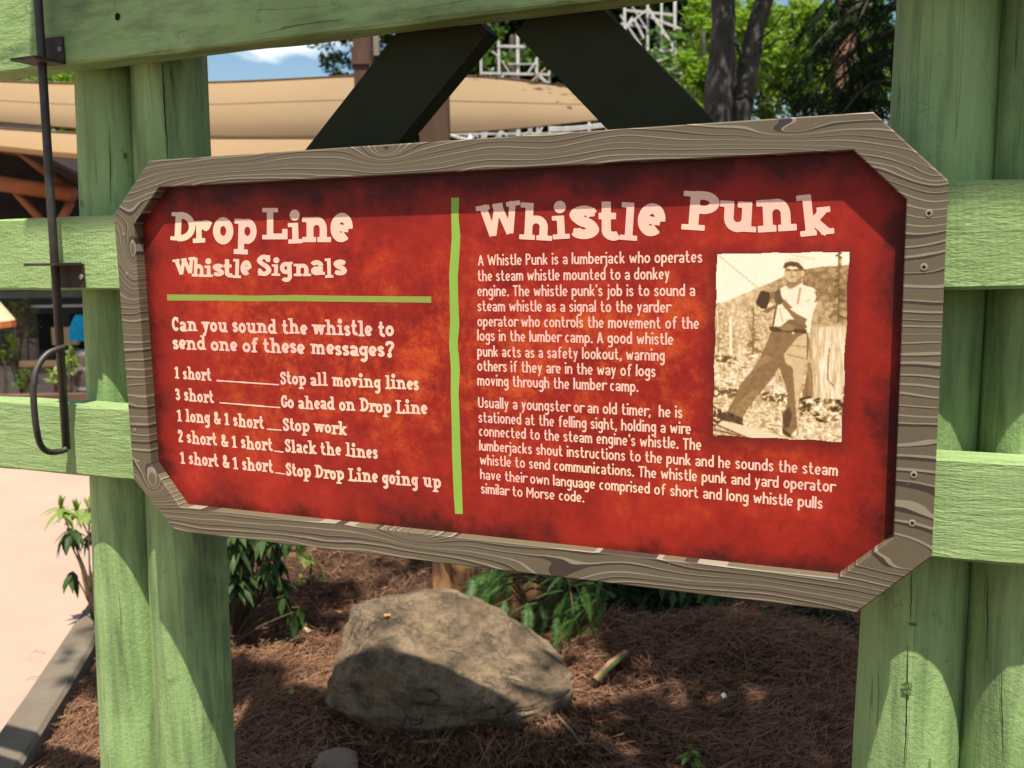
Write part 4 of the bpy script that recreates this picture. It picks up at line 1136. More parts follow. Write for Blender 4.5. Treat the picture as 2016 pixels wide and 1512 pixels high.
def frond(base, d, L, wd, rg, V, F, pairs=16, droop=.5):
    """flat needle spray: a stem with two rows of short needles"""
    base = np.array(base, float); d = np.array(d, float); d /= np.linalg.norm(d)
    s = np.cross(d, [0, 0, 1.]); s /= np.linalg.norm(s)+1e-9
    P = []
    for i in range(pairs+1):
        t = i/pairs; P.append(base+d*L*t+np.array([0, 0, -droop*L*t*t]))
    for i in range(pairs):
        t = i/pairs; a, b = P[i], P[i+1]; n = len(V)
        q = .0012; V += [a-s*q, a+s*q, b+s*q, b-s*q]; F.append((n, n+1, n+2, n+3))
        w = wd*(.35+.65*math.sin(math.pi*min(.95, .15+t*.85)))
        for sd in (-1, 1):
            n = len(V); tip = a+s*sd*w*rg.uniform(.8, 1.1)+(b-a)*rg.uniform(.9, 1.8)+np.array([0, 0, rg.uniform(-.15, .12)*w]); e = (b-a)*.36
            V += [a-e, a+e, tip]; F.append((n, n+1, n+2))
    return V, F
BARK = plain("grey_bark", (.030,.026,.021), (.095,.084,.07), 16, .9, .2, .9, 30, .02, (1, 1, .35))
PINEBARK = plain("tan_bark", (.16,.085,.055), (.30,.17,.11), 10, .9, .2, .8, 25, .02, (1, 1, .3))
TWIG = plain("twig", (.05,.035,.02), (.09,.06,.035), 20, .8, .2, 0)
BRIGHT = leafmat("bright_leaves", (.10,.20,.018), (.22,.34,.03), .5)
MID = leafmat("mid_green_leaves", (.035,.085,.014), (.10,.18,.025), .4)
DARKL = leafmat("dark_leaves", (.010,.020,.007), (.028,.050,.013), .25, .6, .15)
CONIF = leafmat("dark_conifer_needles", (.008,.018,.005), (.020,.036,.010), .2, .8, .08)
SPRUCE = leafmat("fresh_conifer_needles", (.030,.085,.018), (.10,.20,.035), .35)
RHODO = leafmat("glossy_shrub_leaves", (.022,.050,.014), (.060,.10,.026), .25, .5, .18)
LIMEL = leafmat("pale_new_leaves", (.16,.26,.05), (.28,.36,.08), .4, .4)
ORANGEL = leafmat("orange_leaves", (.45,.17,.012), (.62,.30,.03), .3, .5)

def trunk(pts, rs, mat, parent, name="trunk", n=18, seed=0):
    pts = [np.array(p, float) for p in pts]; P = smooth(pts, 8); R_ = list(np.interp(np.linspace(0, 1, len(P)), np.linspace(0, 1, len(rs)), rs))
    m_ = MB().tube(P, R_, n)
    V = np.array(m_.v)
    V += np.array([[.12*np.mean(rs)*fbm((v[0]*6, v[1]*6, v[2]*2.2+seed), 1.5, 3) for _ in range(1)]*3 for v in V])*np.array([1, 1, .2])
    return obj(name, V, m_.f, mat, parent, True)
def tree(name, label, base, cat="tree", group=None):
    return thing(name, base, label, cat, group)
def gpt(px, D):
    """ground point under a pixel column at a depth"""
    p = far(px, 700, D); return np.array([p[0], p[1], gz(p[0], p[1])])

# two-stemmed tree in front of the bright foliage
b = gpt(1432, 8.0)
t = tree("forked_tree", "dark grey barked tree with two stems rising behind the sign's top right", b)
trunk([b-[0, 0, .1], far(1415, 235, 8.0), far(1420, 120, 8.0), far(1424, 0, 8.0), far(1420, -260, 8.0)], [.15, .118, .105, .098, .08], BARK, t, "trunk", 20, 1)
trunk([b+[.1, 0, .1], far(1458, 250, 8.05), far(1462, 190, 8.05), far(1480, 90, 8.1), far(1505, 0, 8.1), far(1580, -200, 8.3)], [.10, .085, .095, .085, .075, .06], BARK, t, "trunk", 18, 5)
for pts, r in (([(1492, 80), (1520, 60), (1545, 20)], .012), ([(1488, 108), (1525, 82), (1560, 62)], .009), ([(1432, 60), (1452, 90), (1462, 130)], .02)):
    MB().tube([far(x, y, 8.0) for x, y in pts], [r, r*.8, r*.4], 8).build("branch", BARK, t, True)
V, F = leaves([(far(1450, -420, 8.0)+np.array([.6, -1.0, 0]), (2.0, 1.9, .9), 6500, .11, 50)], 51)
obj("crown", V, F, MID, t)

def crown_tree(name, label, px, D, clusters, mat, seed, tr=.07, asp=.6, group="broadleaf trees beyond the fence", bark=BARK):
    b = gpt(px, D); t = tree(name, label, b, "tree", group)
    k = D/1880
    top = far(px, min(c[1] for c in clusters), D)
    trunk([b, (b+top)/2+[.05, 0, 0], top], [tr, tr*.75, tr*.3], bark, t, "trunk", 10, seed)
    cl = [(far(cx, cy, D+dd), (rx*k, rx*k, ry*k), n, lf*k, cm) for cx, cy, rx, ry, n, lf, cm, dd in clusters]
    V, F = leaves(cl, seed, asp); obj("crown", V, F, mat, t); return t
crown_tree("broadleaf_tree", "bright green young tree left of the two-stemmed trunk", 1385, 13, [(1375, 160, 42, 75, 900, 15, 14, 0), (1395, 60, 48, 60, 700, 15, 12, .4), (1385, 215, 35, 30, 250, 13, 6, 0)], BRIGHT, 21)
crown_tree("broadleaf_tree", "sunlit yellow green tree seen between the forked stems and the dark conifer", 1560, 15, [(1540, 60, 90, 80, 1500, 15, 22, 0), (1560, 160, 80, 60, 900, 15, 14, 0), (1480, 100, 50, 110, 800, 15, 14, .5), (1470, 20, 60, 60, 500, 14, 10, .5)], BRIGHT, 22)
crown_tree("broadleaf_tree", "bright green tree showing through the dark conifer beside the right posts", 1690, 16, [(1650, 40, 110, 90, 1500, 15, 20, 0), (1700, 140, 90, 90, 1000, 15, 16, 0)], BRIGHT, 23)
crown_tree("broadleaf_tree", "mid green tree filling the shade behind the forked stems", 1500, 20, [(1480, 120, 190, 140, 2600, 20, 34, 0), (1640, 130, 170, 140, 2200, 20, 28, 1)], MID, 24)
crown_tree("broadleaf_tree", "green tree showing between the two tan shade sails at far left", 110, 19, [(120, 250, 90, 120, 1700, 15, 22, 0), (128, 150, 22, 14, 80, 11, 4, 0)], BRIGHT, 25)
crown_tree("broadleaf_tree", "dark tree line peeking over the upper shade sail at far left", 40, 34, [(20, 175, 150, 34, 1500, 16, 20, 0), (-60, 150, 90, 30, 600, 16, 8, 0), (360, 290, 330, 22, 1600, 14, 18, -6)], MID, 26)

# pine far behind the sails
b = gpt(735, 30); t = tree("pine_tree", "tall dark pine standing against the blue sky behind the sails", b)
trunk([b, far(735, 100, 30), far(735, -170, 30)], [.3, .2, .04], BARK, t, "trunk", 10, 3)
rg = random.Random(8); cl = []
for i in range(60):
    y = 260-i*7.0; w = 18+(260-i*0-260+i*0)+ (y+190)*.33
    for s in range(4):
        a = rg.uniform(0, 6.28); q = rg.uniform(.3, 1.0)
        cl.append((far(735+math.cos(a)*w*q, y+rg.uniform(-6, 6)+10*q, 30+math.sin(a)*w*q*30/1880), (.32, .32, .16), 46, .22, 3))
V, F = leaves(cl, 31, .35); obj("crown", V, F, CONIF, t)

# deep wood behind the roller coaster: one far mass
cl = []
rg = random.Random(9)
for i in range(110):
    x, y = rg.uniform(800, 1420), rg.uniform(-60, 300)
    cl.append((far(x, y, rg.uniform(52, 66)), (2.6, 2.6, 2.2), 170, 1.0, 6))
for i in range(90):
    x, y = -2400+i*78+rg.uniform(-30, 30), rg.uniform(360, 500)
    cl.append((far(x, y, rg.uniform(48, 66)), (3.0, 3.0, 2.4), 110, 1.1, 6))
V, F = leaves(cl, 33, .7)
props(obj("woodland", V, F, DARKL), "dark wood massed far off behind the pale timber roller coaster", "woodland", kind="stuff")
cl = []
for i in range(16):
    x, y = rg.uniform(920, 1110), rg.uniform(70, 180)
    cl.append((far(x, y, rg.uniform(46, 50)), (.9, .9, .7), 45, .42, 4))
V, F = leaves(cl, 34, .7)
b = gpt(1010, 48); t = tree("broadleaf_tree", "green tree standing behind the coaster frame in the gap of the braces", b, "tree", "broadleaf trees beyond the fence")
trunk([b, far(1008, 180, 48), far(1008, 70, 48)], [.3, .25, .1], BARK, t, "trunk", 10, 6)
obj("crown", V, F, MID, t)

# dark hemlock near the right posts; its crown also shades the bed below
hb = gpt(1830, 5.2)
t = tree("hemlock_tree", "dark shaded hemlock with drooping branches beside the right posts", hb)
trunk([hb, hb+[0, 0, 2.2], hb+[-.05, -.1, 7.2]], [.13, .10, .05], BARK, t, "trunk", 14, 9)
rg = random.Random(12); V = []; F = []; BV = MB()
limbs = []
for (x0, y0, x1, y1, D0, D1) in ((1800, -20, 1555, 150, 5.2, 5.0), (1800, 60, 1580, 215, 5.2, 4.8), (1800, 130, 1610, 235, 5.2, 4.9), (1790, -80, 1600, 40, 5.2, 5.2), (1780, 180, 1640, 250, 5.1, 4.7), (1790, 20, 1600, 120, 5.3, 5.4), (1790, 100, 1570, 250, 5.3, 5.2), (1770, -60, 1660, 130, 5.1, 5.0), (1790, 220, 1560, 270, 5.2, 5.0)):
    limbs.append((far(x0, y0, D0), far(x1, y1, D1)))
for i in range(46):        # limbs of the crown above the picture
    a = rg.uniform(0, 6.28); z = rg.uniform(3.1, 6.0); L = rg.uniform(1.2, 2.3)
    p = hb+np.array([0, 0, z+.0]); q = np.array([hb[0]+L*math.cos(a), hb[1]+L*math.sin(a), hb[2]+z-.25*L])
    limbs.append((p, q))
for p, q in limbs:
    P = [p+(q-p)*s/6+np.array([0, 0, .12*math.sin(math.pi*s/6)]) for s in range(7)]
    BV.tube(P, [.022, .018, .015, .012, .009, .006, .003], 6)
    d = (q-p)/np.linalg.norm(q-p); sd = np.cross(d, [0, 0, 1.]); sd /= np.linalg.norm(sd)
    for s in range(34 if p[2] < 2.0 else 16):
        u = rg.uniform(.12, 1.0); c = p+(q-p)*u+np.array([0, 0, .12*math.sin(math.pi*u)])
        for k_ in (-1, 1):
            dd = d*rg.uniform(.3, 1.0)+sd*k_*rg.uniform(.4, 1.1)+np.array([0, 0, rg.uniform(-.5, .05)])
            frond(c, dd, rg.uniform(.14, .30), rg.uniform(.014, .022), rg, V, F, 15, .3)
BV.build("branch", BARK, t)
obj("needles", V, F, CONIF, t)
k = 5.6/1880
hc_ = [(far(x, y, 5.6+dd), (rx*k, .22, ry*k), n_, .035, cm) for x, y, rx, ry, n_, cm, dd in ((1620, 120, 38, 60, 700, 12, 0), (1590, 205, 60, 34, 800, 12, .1), (1700, 200, 70, 48, 1200, 16, .1), (1740, 60, 34, 90, 900, 12, .2), (1680, 30, 50, 30, 500, 9, 0), (1560, 170, 30, 30, 260, 7, .1), (1640, 250, 120, 24, 900, 12, .2), (1720, 140, 36, 40, 500, 8, .1), (1660, 22, 40, 42, 800, 10, 0), (1664, 205, 42, 34, 700, 10, 0), (1600, 60, 30, 40, 350, 7, .1))]
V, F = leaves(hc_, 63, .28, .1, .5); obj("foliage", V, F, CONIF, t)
# leaning tan pine trunk glimpsed through it
b = gpt(1665, 10)
t = tree("pine_tree", "tan barked pine glimpsed through the dark hemlock", b)
trunk([b, far(1662, 150, 10), far(1668, 20, 10), far(1672, -300, 10)], [.15, .125, .12, .10], PINEBARK, t, "trunk", 14, 11)
V, F = leaves([(far(1672, -380, 10), (1.2, 1.2, .7), 900, .14, 12)], 61, .3); obj("crown", V, F, CONIF, t)
# unseen tree added overhead; crown clumps placed to shade and dim the bed
ob = np.array([4.6, .9, GZ]); t = tree("added_shade_tree", "unseen leafy tree added right of the picture to shade the bed", ob)
trunk([ob, ob+[-.2, 0, 2.2], ob+[-1.0, 0, 4.2]], [.2, .15, .08], BARK, t, "trunk", 14, 13)
V, F = leaves([((1.95, .62, 4.5), (.95, .50, .5), 3600, .14, 30), ((2.3, -.2, 4.4), (.9, .40, .4), 1300, .13, 18), ((.92, .72, 4.6), (.50, .34, .3), 420, .12, 9), ((-.02, -.50, 4.5), (.46, .24, .25), 1000, .12, 14), ((.95, .25, 4.5), (.30, .10, .2), 70, .12, 4), ((1.75, -.40, 4.5), (.45, .35, .3), 600, .12, 10), ((.20, .95, 4.5), (.30, .25, .3), 160, .12, 6), ((3.3, 1.2, 4.8), (1.0, 1.0, .6), 1600, .14, 20), ((1.5, 2.7, 3.7), (1.5, 1.0, .5), 4200, .17, 34), ((.15, 2.5, 3.6), (.8, .8, .45), 2400, .16, 22), ((2.6, 1.9, 3.7), (.8, .8, .4), 1600, .16, 16), ((.02, .22, 4.5), (.24, .22, .2), 420, .12, 6)], 62, .6)
obj("crown", V, F, MID, t)

# ------------------------------------------------------------------ shade sails on timber posts
m = NT("tan_sail_cloth"); iso = m.coord((1, 1, 1))
c = m.mix(m.noise(iso, 1.2, 4), (.46,.325,.185), (.53,.385,.225)); m.base(c, .85, .1); m.bump(m.math('ADD', m.noise(iso, 2.2, 4, .6), m.math('MULTIPLY', m.noise(iso, 9, 3), .25)), .5, .08)
tr_ = m.n('BsdfTranslucent'); m.set(tr_.inputs[0], c); ms = m.n('MixShader'); ms.inputs[0].default_value = .45
m.t.links.new(m.b.outputs[0], ms.inputs[1]); m.t.links.new(tr_.outputs[0], ms.inputs[2]); m.t.links.new(ms.outputs[0], m.out.inputs[0])
SAIL = m.m
HEM = plain("sail_hem", (.09,.05,.025), (.12,.07,.035), 10, .8, .2, 0)
def sail(label, top, bot, Dt, Db, seams, sag):
    xs_ = np.linspace(top[0][0], top[-1][0], 60)
    ty = np.interp(xs_, *zip(*top)); by = np.interp(xs_, *zip(*bot))
    kz = np.ones(7)/7; ty = np.convolve(np.pad(ty, 3, 'edge'), kz, 'valid'); by = np.convolve(np.pad(by, 3, 'edge'), kz, 'valid')
    nv = 16; V = []; F = []
    def pt(i, v):
        y = ty[i]+(by[i]-ty[i])*v
        return far(xs_[i], y, Dt+(Db-Dt)*v+sag*math.sin(math.pi*v))
    for i in range(60):
        for j in range(nv+1): V.append(pt(i, j/nv))
    for i in range(59):
        for j in range(nv): F.append((i*(nv+1)+j, i*(nv+1)+j+1, (i+1)*(nv+1)+j+1, (i+1)*(nv+1)+j))
    root = obj("shade_sail", V, F, SAIL, None, True); props(root, label, "shade sail", "tan shade sails")
    for v, r in seams:
        MB().tube([pt(i, v if not callable(v) else v(i/59)) for i in range(60)], r, 5).build("seam" if 0 < (v if not callable(v) else .5) < 1 else "hem", HEM, root)
sail("long tan shade sail stretched higher, with its peak under the dark braces", [(-200, 152), (0, 160), (140, 166), (412, 163), (560, 157), (690, 149), (930, 148), (1040, 160), (1120, 170), (1190, 181), (1300, 198)],
     [(-200, 224), (0, 240), (140, 252), (290, 264), (412, 269), (560, 269), (700, 268), (885, 263), (1000, 256), (1185, 236), (1300, 222)], 9.4, 10.6, [(0.0, .012), (lambda u: .43+.04*math.sin(u*9), .006), (1.0, .008)], .25)
sail("lower tan shade sail hanging just over the log pavilion", [(-200, 238), (0, 253), (140, 262), (290, 270), (412, 272), (620, 272)], [(-200, 282), (0, 297), (140, 313), (412, 322), (620, 318)], 8.6, 9.9, [(0.0, .012), (1.0, .008)], .15)
POSTW = plain("brown_timber", (.055,.030,.020), (.11,.062,.042), 7, .8, .2, .5, 40, .006, (1, 1, .15))
for x0, x1, D, ytop, lab in ((697, 741, 9.2, 88, "dark brown square timber post rising left of the dark brace"), (824, 886, 8.4, 150, "reddish brown timber post standing just above the sign's top edge")):
    c = far((x0+x1)/2, 200, D); w = (x1-x0)*D/1880*(.80 if D > 9 else .92); g_ = gz(c[0], c[1])
    t = thing("timber_post", (c[0], c[1], g_), lab, "post", "timber posts holding the shade sails")
    top = far((x0+x1)/2, -60 if D > 9 else 140, D)[2]
    dr = np.array([RT[0], RT[1], 0]); dr /= np.linalg.norm(dr); fd = np.array([-dr[1], dr[0], 0])
    MB().bar((c[0], c[1], g_), (c[0], c[1], top), w, w, tuple(fd)).build("shaft", POSTW, t)
    if D > 9:
        p = far(707, 100, D-.12); MB().bar(p-dr*.07-[0, 0, .06], p+dr*.10-[0, 0, .06], .10, .14).build("bracket", POSTW, t)
        p = far(741, 90, D-.1); MB().bar(p-[0, 0, .09], p+[0, 0, .2], .03, .05).build("bracket", STEEL, t)

# ------------------------------------------------------------------ timber roller coaster far behind
PALE = plain("pale_grey_timber", (.36,.35,.32), (.55,.53,.48), 4, .85, .2, 0)
TANW = plain("tan_timber", (.42,.27,.14), (.50,.33,.18), 4, .85, .2, 0)
DC = 40.0
cb = gpt(1150, DC)
co = thing("roller_coaster", cb, "pale grey timber roller coaster lattice rising behind the shade sails", "roller coaster")
def cz(px): p = far(px, 500, DC); return gz(p[0], p[1])
def member(name, x0, y0, x1, y1, w, mat=PALE, dd=0.0):
    k = DC/1880; MB().bar(far(x0, y0, DC+dd), far(x1, y1, DC+dd), w*k, w*k*.8).build(name, mat, co)
for x, y0, w in ((949, 122, 4), (984, 84, 4.2), (1021, 70, 5.5), (1058, 116, 4.5), (1082, 142, 4), (1230, -20, 5), (1275, -20, 4.5), (1302, -30, 4), (1328, -20, 5.5), (1160, 120, 5), (1195, 100, 4)):
    p = far(x, 300, DC); q = far(x, y0, DC); MB().bar((p[0], p[1], cz(x)), (q[0]*.5+p[0]*.5, q[1]*.5+p[1]*.5, q[2]), w*DC/1880, w*DC/1880).build("upright", PALE, co)
for a in ((979, 91, 1034, 92, 5.5), (946, 144, 1083, 147, 5), (1000, 126, 1056, 126, 2.5), (1274, 101, 1344, 99, 6), (1222, 47, 1277, 54, 5), (1228, 20, 1330, 30, 5), (1299, 124, 1340, 128, 6), (1290, 75, 1335, 70, 3), (885, 264, 1200, 262, 4)):
    member("crossbeam", *a, PALE, -.3)
for a in ((969, 101, 983, 112, 3.5), (988, 119, 1003, 143, 2.5), (1039, 144, 1057, 118, 4), (1277, 18, 1330, 98, 6.5), (1281, 34, 1342, 58, 5), (1329, 99, 1358, 148, 7), (1303, 131, 1358, 150, 6), (1292, 121, 1328, 107, 4.5), (1331, 102, 1352, 114, 4), (1210, 70, 1272, 20, 4), (1222, 30, 1262, 90, 4), (1240, 5, 1275, 60, 3), (1330, 160, 1352, 146, 3), (1062, 150, 1092, 175, 6), (1250, 40, 1268, 75, 5), (1228, 60, 1245, 35, 5),
          (925, 272, 942, 252, 2.5), (942, 272, 930, 254, 2.5), (975, 272, 992, 254, 3), (985, 254, 1000, 270, 3), (1030, 268, 1050, 250, 3), (1040, 252, 1055, 268, 3), (1062, 262, 1068, 248, 4), (955, 272, 958, 255, 5), (1018, 268, 1021, 250, 4)):
    member("diagonal", *a, PALE, -.6)
member("plank", 1044, 162, 1074, 134, 3, TANW, -1.0)
for off in (0, 5):
    MB().tube([far(x, y+off, DC-2) for x, y in ((1080, 252), (1110, 252), (1150, 249), (1200, 243), (1260, 232))], .045, 6).build("rail", PALE, co)
MB().tube([far(x, y, DC-2) for x, y in ((880, 264), (905, 272), (930, 276))], .06, 6).build("rail", PALE, co)

# ------------------------------------------------------------------ log pavilion and green building at far left
LOGW = plain("orange_log", (.20,.065,.025), (.32,.11,.045), 6, .6, .3, .4, 30, .01, (.3, .3, 1))
ROOFD = plain("dark_roof", (.020,.014,.011), (.035,.024,.018), 6, .9, .1, .2, 20, .01)
pv_ = thing("log_pavilion", gpt(60, 10.8), "orange brown log framed pavilion with a dark roof under the lower shade sail", "pavilion")
def L3(name, pts, D, wpx, mat=LOGW, D2=None):
    P = [far(x, y, D if D2 is None or i == 0 else D2) for i, (x, y) in enumerate(pts)]
    return MB().tube(P, wpx*D/1880/2, 14).build(name, mat, pv_, True)
a, b_, c_, d = far(-160, 200, 10.4), far(160, 366, 10.4), far(160, 366, 14.5), far(-160, 200, 14.5)
up_ = np.array([0, 0, .08])
MB().add([a, b_, c_+[0, 0, .5], d+[0, 0, .5], a+up_, b_+up_, c_+[0, 0, .58], d+[0, 0, .58]], [(0,3,2,1),(4,5,6,7),(0,1,5,4),(1,2,6,5),(2,3,7,6),(3,0,4,7)]).build("roof", ROOFD, pv_)
L3("tie_beam", [(-120, 344), (146, 383)], 10.6, 30); L3("rafter", [(-20, 250), (150, 384)], 10.75, 19); L3("strut", [(16, 362), (92, 446)], 10.7, 14); L3("strut", [(140, 398), (112, 450)], 10.7, 17)
L3("rafter", [(-120, 268), (34, 300)], 11.4, 14); L3("tie_beam", [(-100, 420), (160, 428)], 13.5, 22, ROOFD)
p, q = far(-200, 300, 14.2), far(170, 300, 14.2)
wv = MB(); n3_ = np.array([_fw[0], _fw[1], 0])*.1
wv.add([(p[0], p[1], -.05), (q[0], q[1], -.05), (q[0], q[1], 1.58), (p[0], p[1], 3.3), tuple(np.array([p[0], p[1], -.05])+n3_), tuple(np.array([q[0], q[1], -.05])+n3_), tuple(np.array([q[0], q[1], 1.58])+n3_), tuple(np.array([p[0], p[1], 3.3])+n3_)], [(0,3,2,1),(4,5,6,7),(0,1,5,4),(1,2,6,5),(2,3,7,6),(3,0,4,7)])
wv.build("back_wall", ROOFD, pv_)
GRN = plain("dark_green_boards", (.018,.026,.018), (.030,.042,.028), 6, .7, .3, .2, 20, .01)
GRY = plain("grey_green_beam", (.06,.075,.06), (.10,.12,.10), 6, .7, .3, .2, 20, .01)
WHT = plain("grey_trim", (.35,.36,.36), (.45,.46,.46), 6, .6, .3, 0)
gb = thing("green_building", gpt(60, 13.2), "low dark green building with grey trim seen beneath the middle rail", "building")
p, q = gpt(-220, 13.3), gpt(420, 13.3)
def slab(name, y0, y1, D, mat, x0=-220, x1=420, th=.12):
    a, b2 = far(x0, y0, D), far(x1, y0, D); z1 = a[2]; z0 = far(x0, y1, D)[2]
    n_ = np.array([_fw[0], _fw[1], 0])*th
    return MB().add([(a[0], a[1], z0), (b2[0], b2[1], z0), (b2[0], b2[1], z1), (a[0], a[1], z1)]+[tuple(np.array(v)+n_) for v in ((a[0], a[1], z0), (b2[0], b2[1], z0), (b2[0], b2[1], z1), (a[0], a[1], z1))], [(0,1,2,3)[::-1],(4,5,6,7),(0,1,5,4),(1,2,6,5),(2,3,7,6),(3,0,4,7)]).build(name, mat, gb)
slab("wall", 540, 860, 13.6, GRN); slab("eave_beam", 560, 571, 13.0, GRY); slab("eave_beam", 577, 592, 13.1, GRY); slab("trim", 601.5, 606, 13.3, WHT, 60)
slab("fascia", 520, 562, 12.9, GRN); slab("counter", 645, 680, 13.2, TANW, 100, 150, .08)
slab("opening", 618, 690, 13.55, BLACK, 72, 98, .02); slab("opening", 618, 700, 13.55, BLACK, 135, 200, .02)

# low timber wall at the end of the path, with things behind it
LOWW = plain("low_wall_timber", (.07,.040,.028), (.13,.080,.055), 8, .85, .2, .4, 40, .006, (.2, .2, 1))
a, b2 = gpt(-260, 9.0), gpt(520, 9.0); za, zb = far(0, 779, 9.0)[2], far(0, 800, 9.0)[2]-.1
props(MB().bar((a[0], a[1], (za+zb)/2), (b2[0], b2[1], (za+zb)/2), abs(za-zb), .14, (_fw[0], _fw[1], 0)).build("low_timber_wall", LOWW), "low brown timber wall along the far edge of the pink path", "low wall")
bn = thing("bench", gpt(92, 9.9), "brown plank bench behind the low timber wall", "bench")
for y in (717, 729):
    MB().bar(far(40, y, 9.9), far(122, y-1, 9.9), .05, .07, (0, 0, 1)).build("plank", TANW if y == 717 else LOWW, bn)
for x in (50, 112):
    p = far(x, 732, 9.9); MB().bar(p, (p[0], p[1], gz(p[0], p[1])), .06, .06).build("leg", LOWW, bn)
ba = thing("barrel", gpt(180, 9.8), "old wooden barrel with pale hoops just left of the green posts", "barrel")
p = far(180, 700, 9.8); z0, z1 = gz(p[0], p[1]), far(180, 690, 9.8)[2]
pts = [(p[0], p[1], z0+(z1-z0)*s/8) for s in range(9)]; rs = [.15+.035*math.sin(math.pi*s/8) for s in range(9)]
MB().tube(pts, rs, 20).build("staves", plain("barrel_wood", (.05,.032,.025), (.11,.075,.06), 20, .8, .2, .3, 60, .004, (1, 1, .1)), ba, True)
for u in (.03, .3, .68, .97):
    z = z0+(z1-z0)*u; r = .15+.035*math.sin(math.pi*u)+.004
    MB().tube([(p[0], p[1], z-.018), (p[0], p[1], z+.018)], r, 20).build("hoop", plain("hoop_metal", (.22,.22,.23), (.30,.30,.31), 20, .5, .4, 0, metal=.4) if u == .03 else bpy.data.materials["hoop_metal"], ba)
# grey chair
ch = thing("chair", gpt(48, 11), "greyish wooden chair half hidden by the dark bush", "chair")
CHW = plain("grey_chair_wood", (.12,.10,.085), (.18,.15,.13), 10, .8, .2, 0)
for x, y0, y1 in ((30, 640, 735), (52, 650, 740), (70, 680, 740)):
    MB().bar(far(x, y0, 11), far(x+2, y1+40, 11), .03, .03).build("leg", CHW, ch)
MB().bar(far(26, 692, 11), far(74, 692, 11), .06, .3).build("seat", CHW, ch); MB().bar(far(28, 652, 11.1), far(52, 652, 11.1), .12, .03).build("backrest", CHW, ch)
# blue cloth
V, F = [], []
BLUE = plain("bright_blue_cloth", (.0,.26,.52), (.01,.36,.62), 14, .7, .2, .3, 20, .01)
p = far(158, 645, 11.2); n_, mm_ = 18, 22
for j in range(n_+1):
    v = j/n_; hw = (.055+.075*math.sin(min(v*1.5, 1)*1.5))
    for i in range(mm_):
        an = 2*math.pi*i/mm_; r = 1+.12*fbm((math.cos(an)*1.3, math.sin(an)*1.3, v*3), 1.5, 3)
        c0 = p+UP*(.15-.30*v); V.append(c0+RT*hw*r*math.cos(an)+np.array([_fw[0], _fw[1], 0])*hw*.6*r*math.sin(an))
for j in range(n_):
    for i in range(mm_): F.append((j*mm_+i, j*mm_+(i+1) % mm_, (j+1)*mm_+(i+1) % mm_, (j+1)*mm_+i))
F.append(tuple(range(mm_))); F.append(tuple(n_*mm_+i for i in range(mm_))[::-1])
props(obj("blue_jacket", V, F, BLUE, None, True), "bright blue cloth jacket showing beside the green log left of the sign", "jacket")
# cream parasol with an orange hem
pa_c = far(-62, 560, 7.0); g_ = gz(pa_c[0], pa_c[1])
pr = thing("parasol", (pa_c[0], pa_c[1], g_), "cream parasol with an orange hem cut by the picture's left edge", "parasol")
CRM = plain("cream_canvas", (.62,.48,.26), (.70,.56,.32), 6, .8, .2, 0); ORH = plain("orange_hem", (.55,.14,.05), (.62,.18,.06), 6, .8, .2, 0)
apex = pa_c+[0, 0, .15]; ze = far(0, 632, 7.0)[2]; zt = far(0, 645, 7.0)[2]; rr0 = 77*7/1880; n_ = 16
V = [apex]+[(pa_c[0]+rr0*math.cos(2*math.pi*k/n_), pa_c[1]+rr0*math.sin(2*math.pi*k/n_), ze) for k in range(n_)]
obj("canopy", V, [(0, 1+k, 1+(k+1) % n_) for k in range(n_)], CRM, pr)
V = [(pa_c[0]+rr0*s*math.cos(2*math.pi*k/n_), pa_c[1]+rr0*s*math.sin(2*math.pi*k/n_), z) for z, s in ((ze, 1.0), (zt, 1.01)) for k in range(n_)]
obj("hem", V, [(k, (k+1) % n_, n_+(k+1) % n_, n_+k) for k in range(n_)], ORH, pr)
MB().tube([(pa_c[0], pa_c[1], g_), tuple(apex)], .02, 8).build("pole", CHW, pr)

def bush(name, label, px, D, clusters, mat, seed, asp=.5, group="shrubs behind the path"):
    b = gpt(px, D); t = thing(name, b, label, "shrub", group); k = D/1880
    cl = [(far(cx, cy, D), (rx*k, rx*k, ry*k), n, lf*k, cm) for cx, cy, rx, ry, n, lf, cm in clusters]
    V, F = leaves(cl, seed, asp); obj("foliage", V, F, mat, t)
    m_ = MB(); rg = random.Random(seed)
    for c in clusters:
        for i in range(3): m_.tube([b+[rg.uniform(-.05, .05), 0, 0], (b+far(c[0], c[1], D))/2+[rg.uniform(-.1, .1), 0, 0], far(c[0]+rg.uniform(-.5, .5)*c[2], c[1]-c[3]*.3, D)], [.012, .009, .004], 5)
    m_.build("stems", TWIG, t); return t
bush("shrub", "olive brown bush with small leaves under the middle rail at far left", 40, 10.2, [(38, 640, 36, 46, 420, 9, 12), (45, 610, 30, 20, 160, 9, 5), (20, 700, 30, 30, 160, 9, 5)], leafmat("olive_leaves", (.05,.055,.02), (.13,.13,.05), .3), 71)
bush("shrub", "bright green bush at the picture's left edge below the parasol", 5, 9.7, [(2, 680, 22, 40, 220, 10, 6)], BRIGHT, 72)
bush("shrub", "yellow green plant rising between the bench and the barrel", 135, 9.6, [(138, 700, 18, 34, 70, 18, 5), (108, 742, 14, 14, 40, 16, 3)], LIMEL, 73, .3)
bush("shrub", "low green plant in front of the bench", 50, 9.5, [(48, 755, 30, 24, 170, 10, 5)], MID, 74)

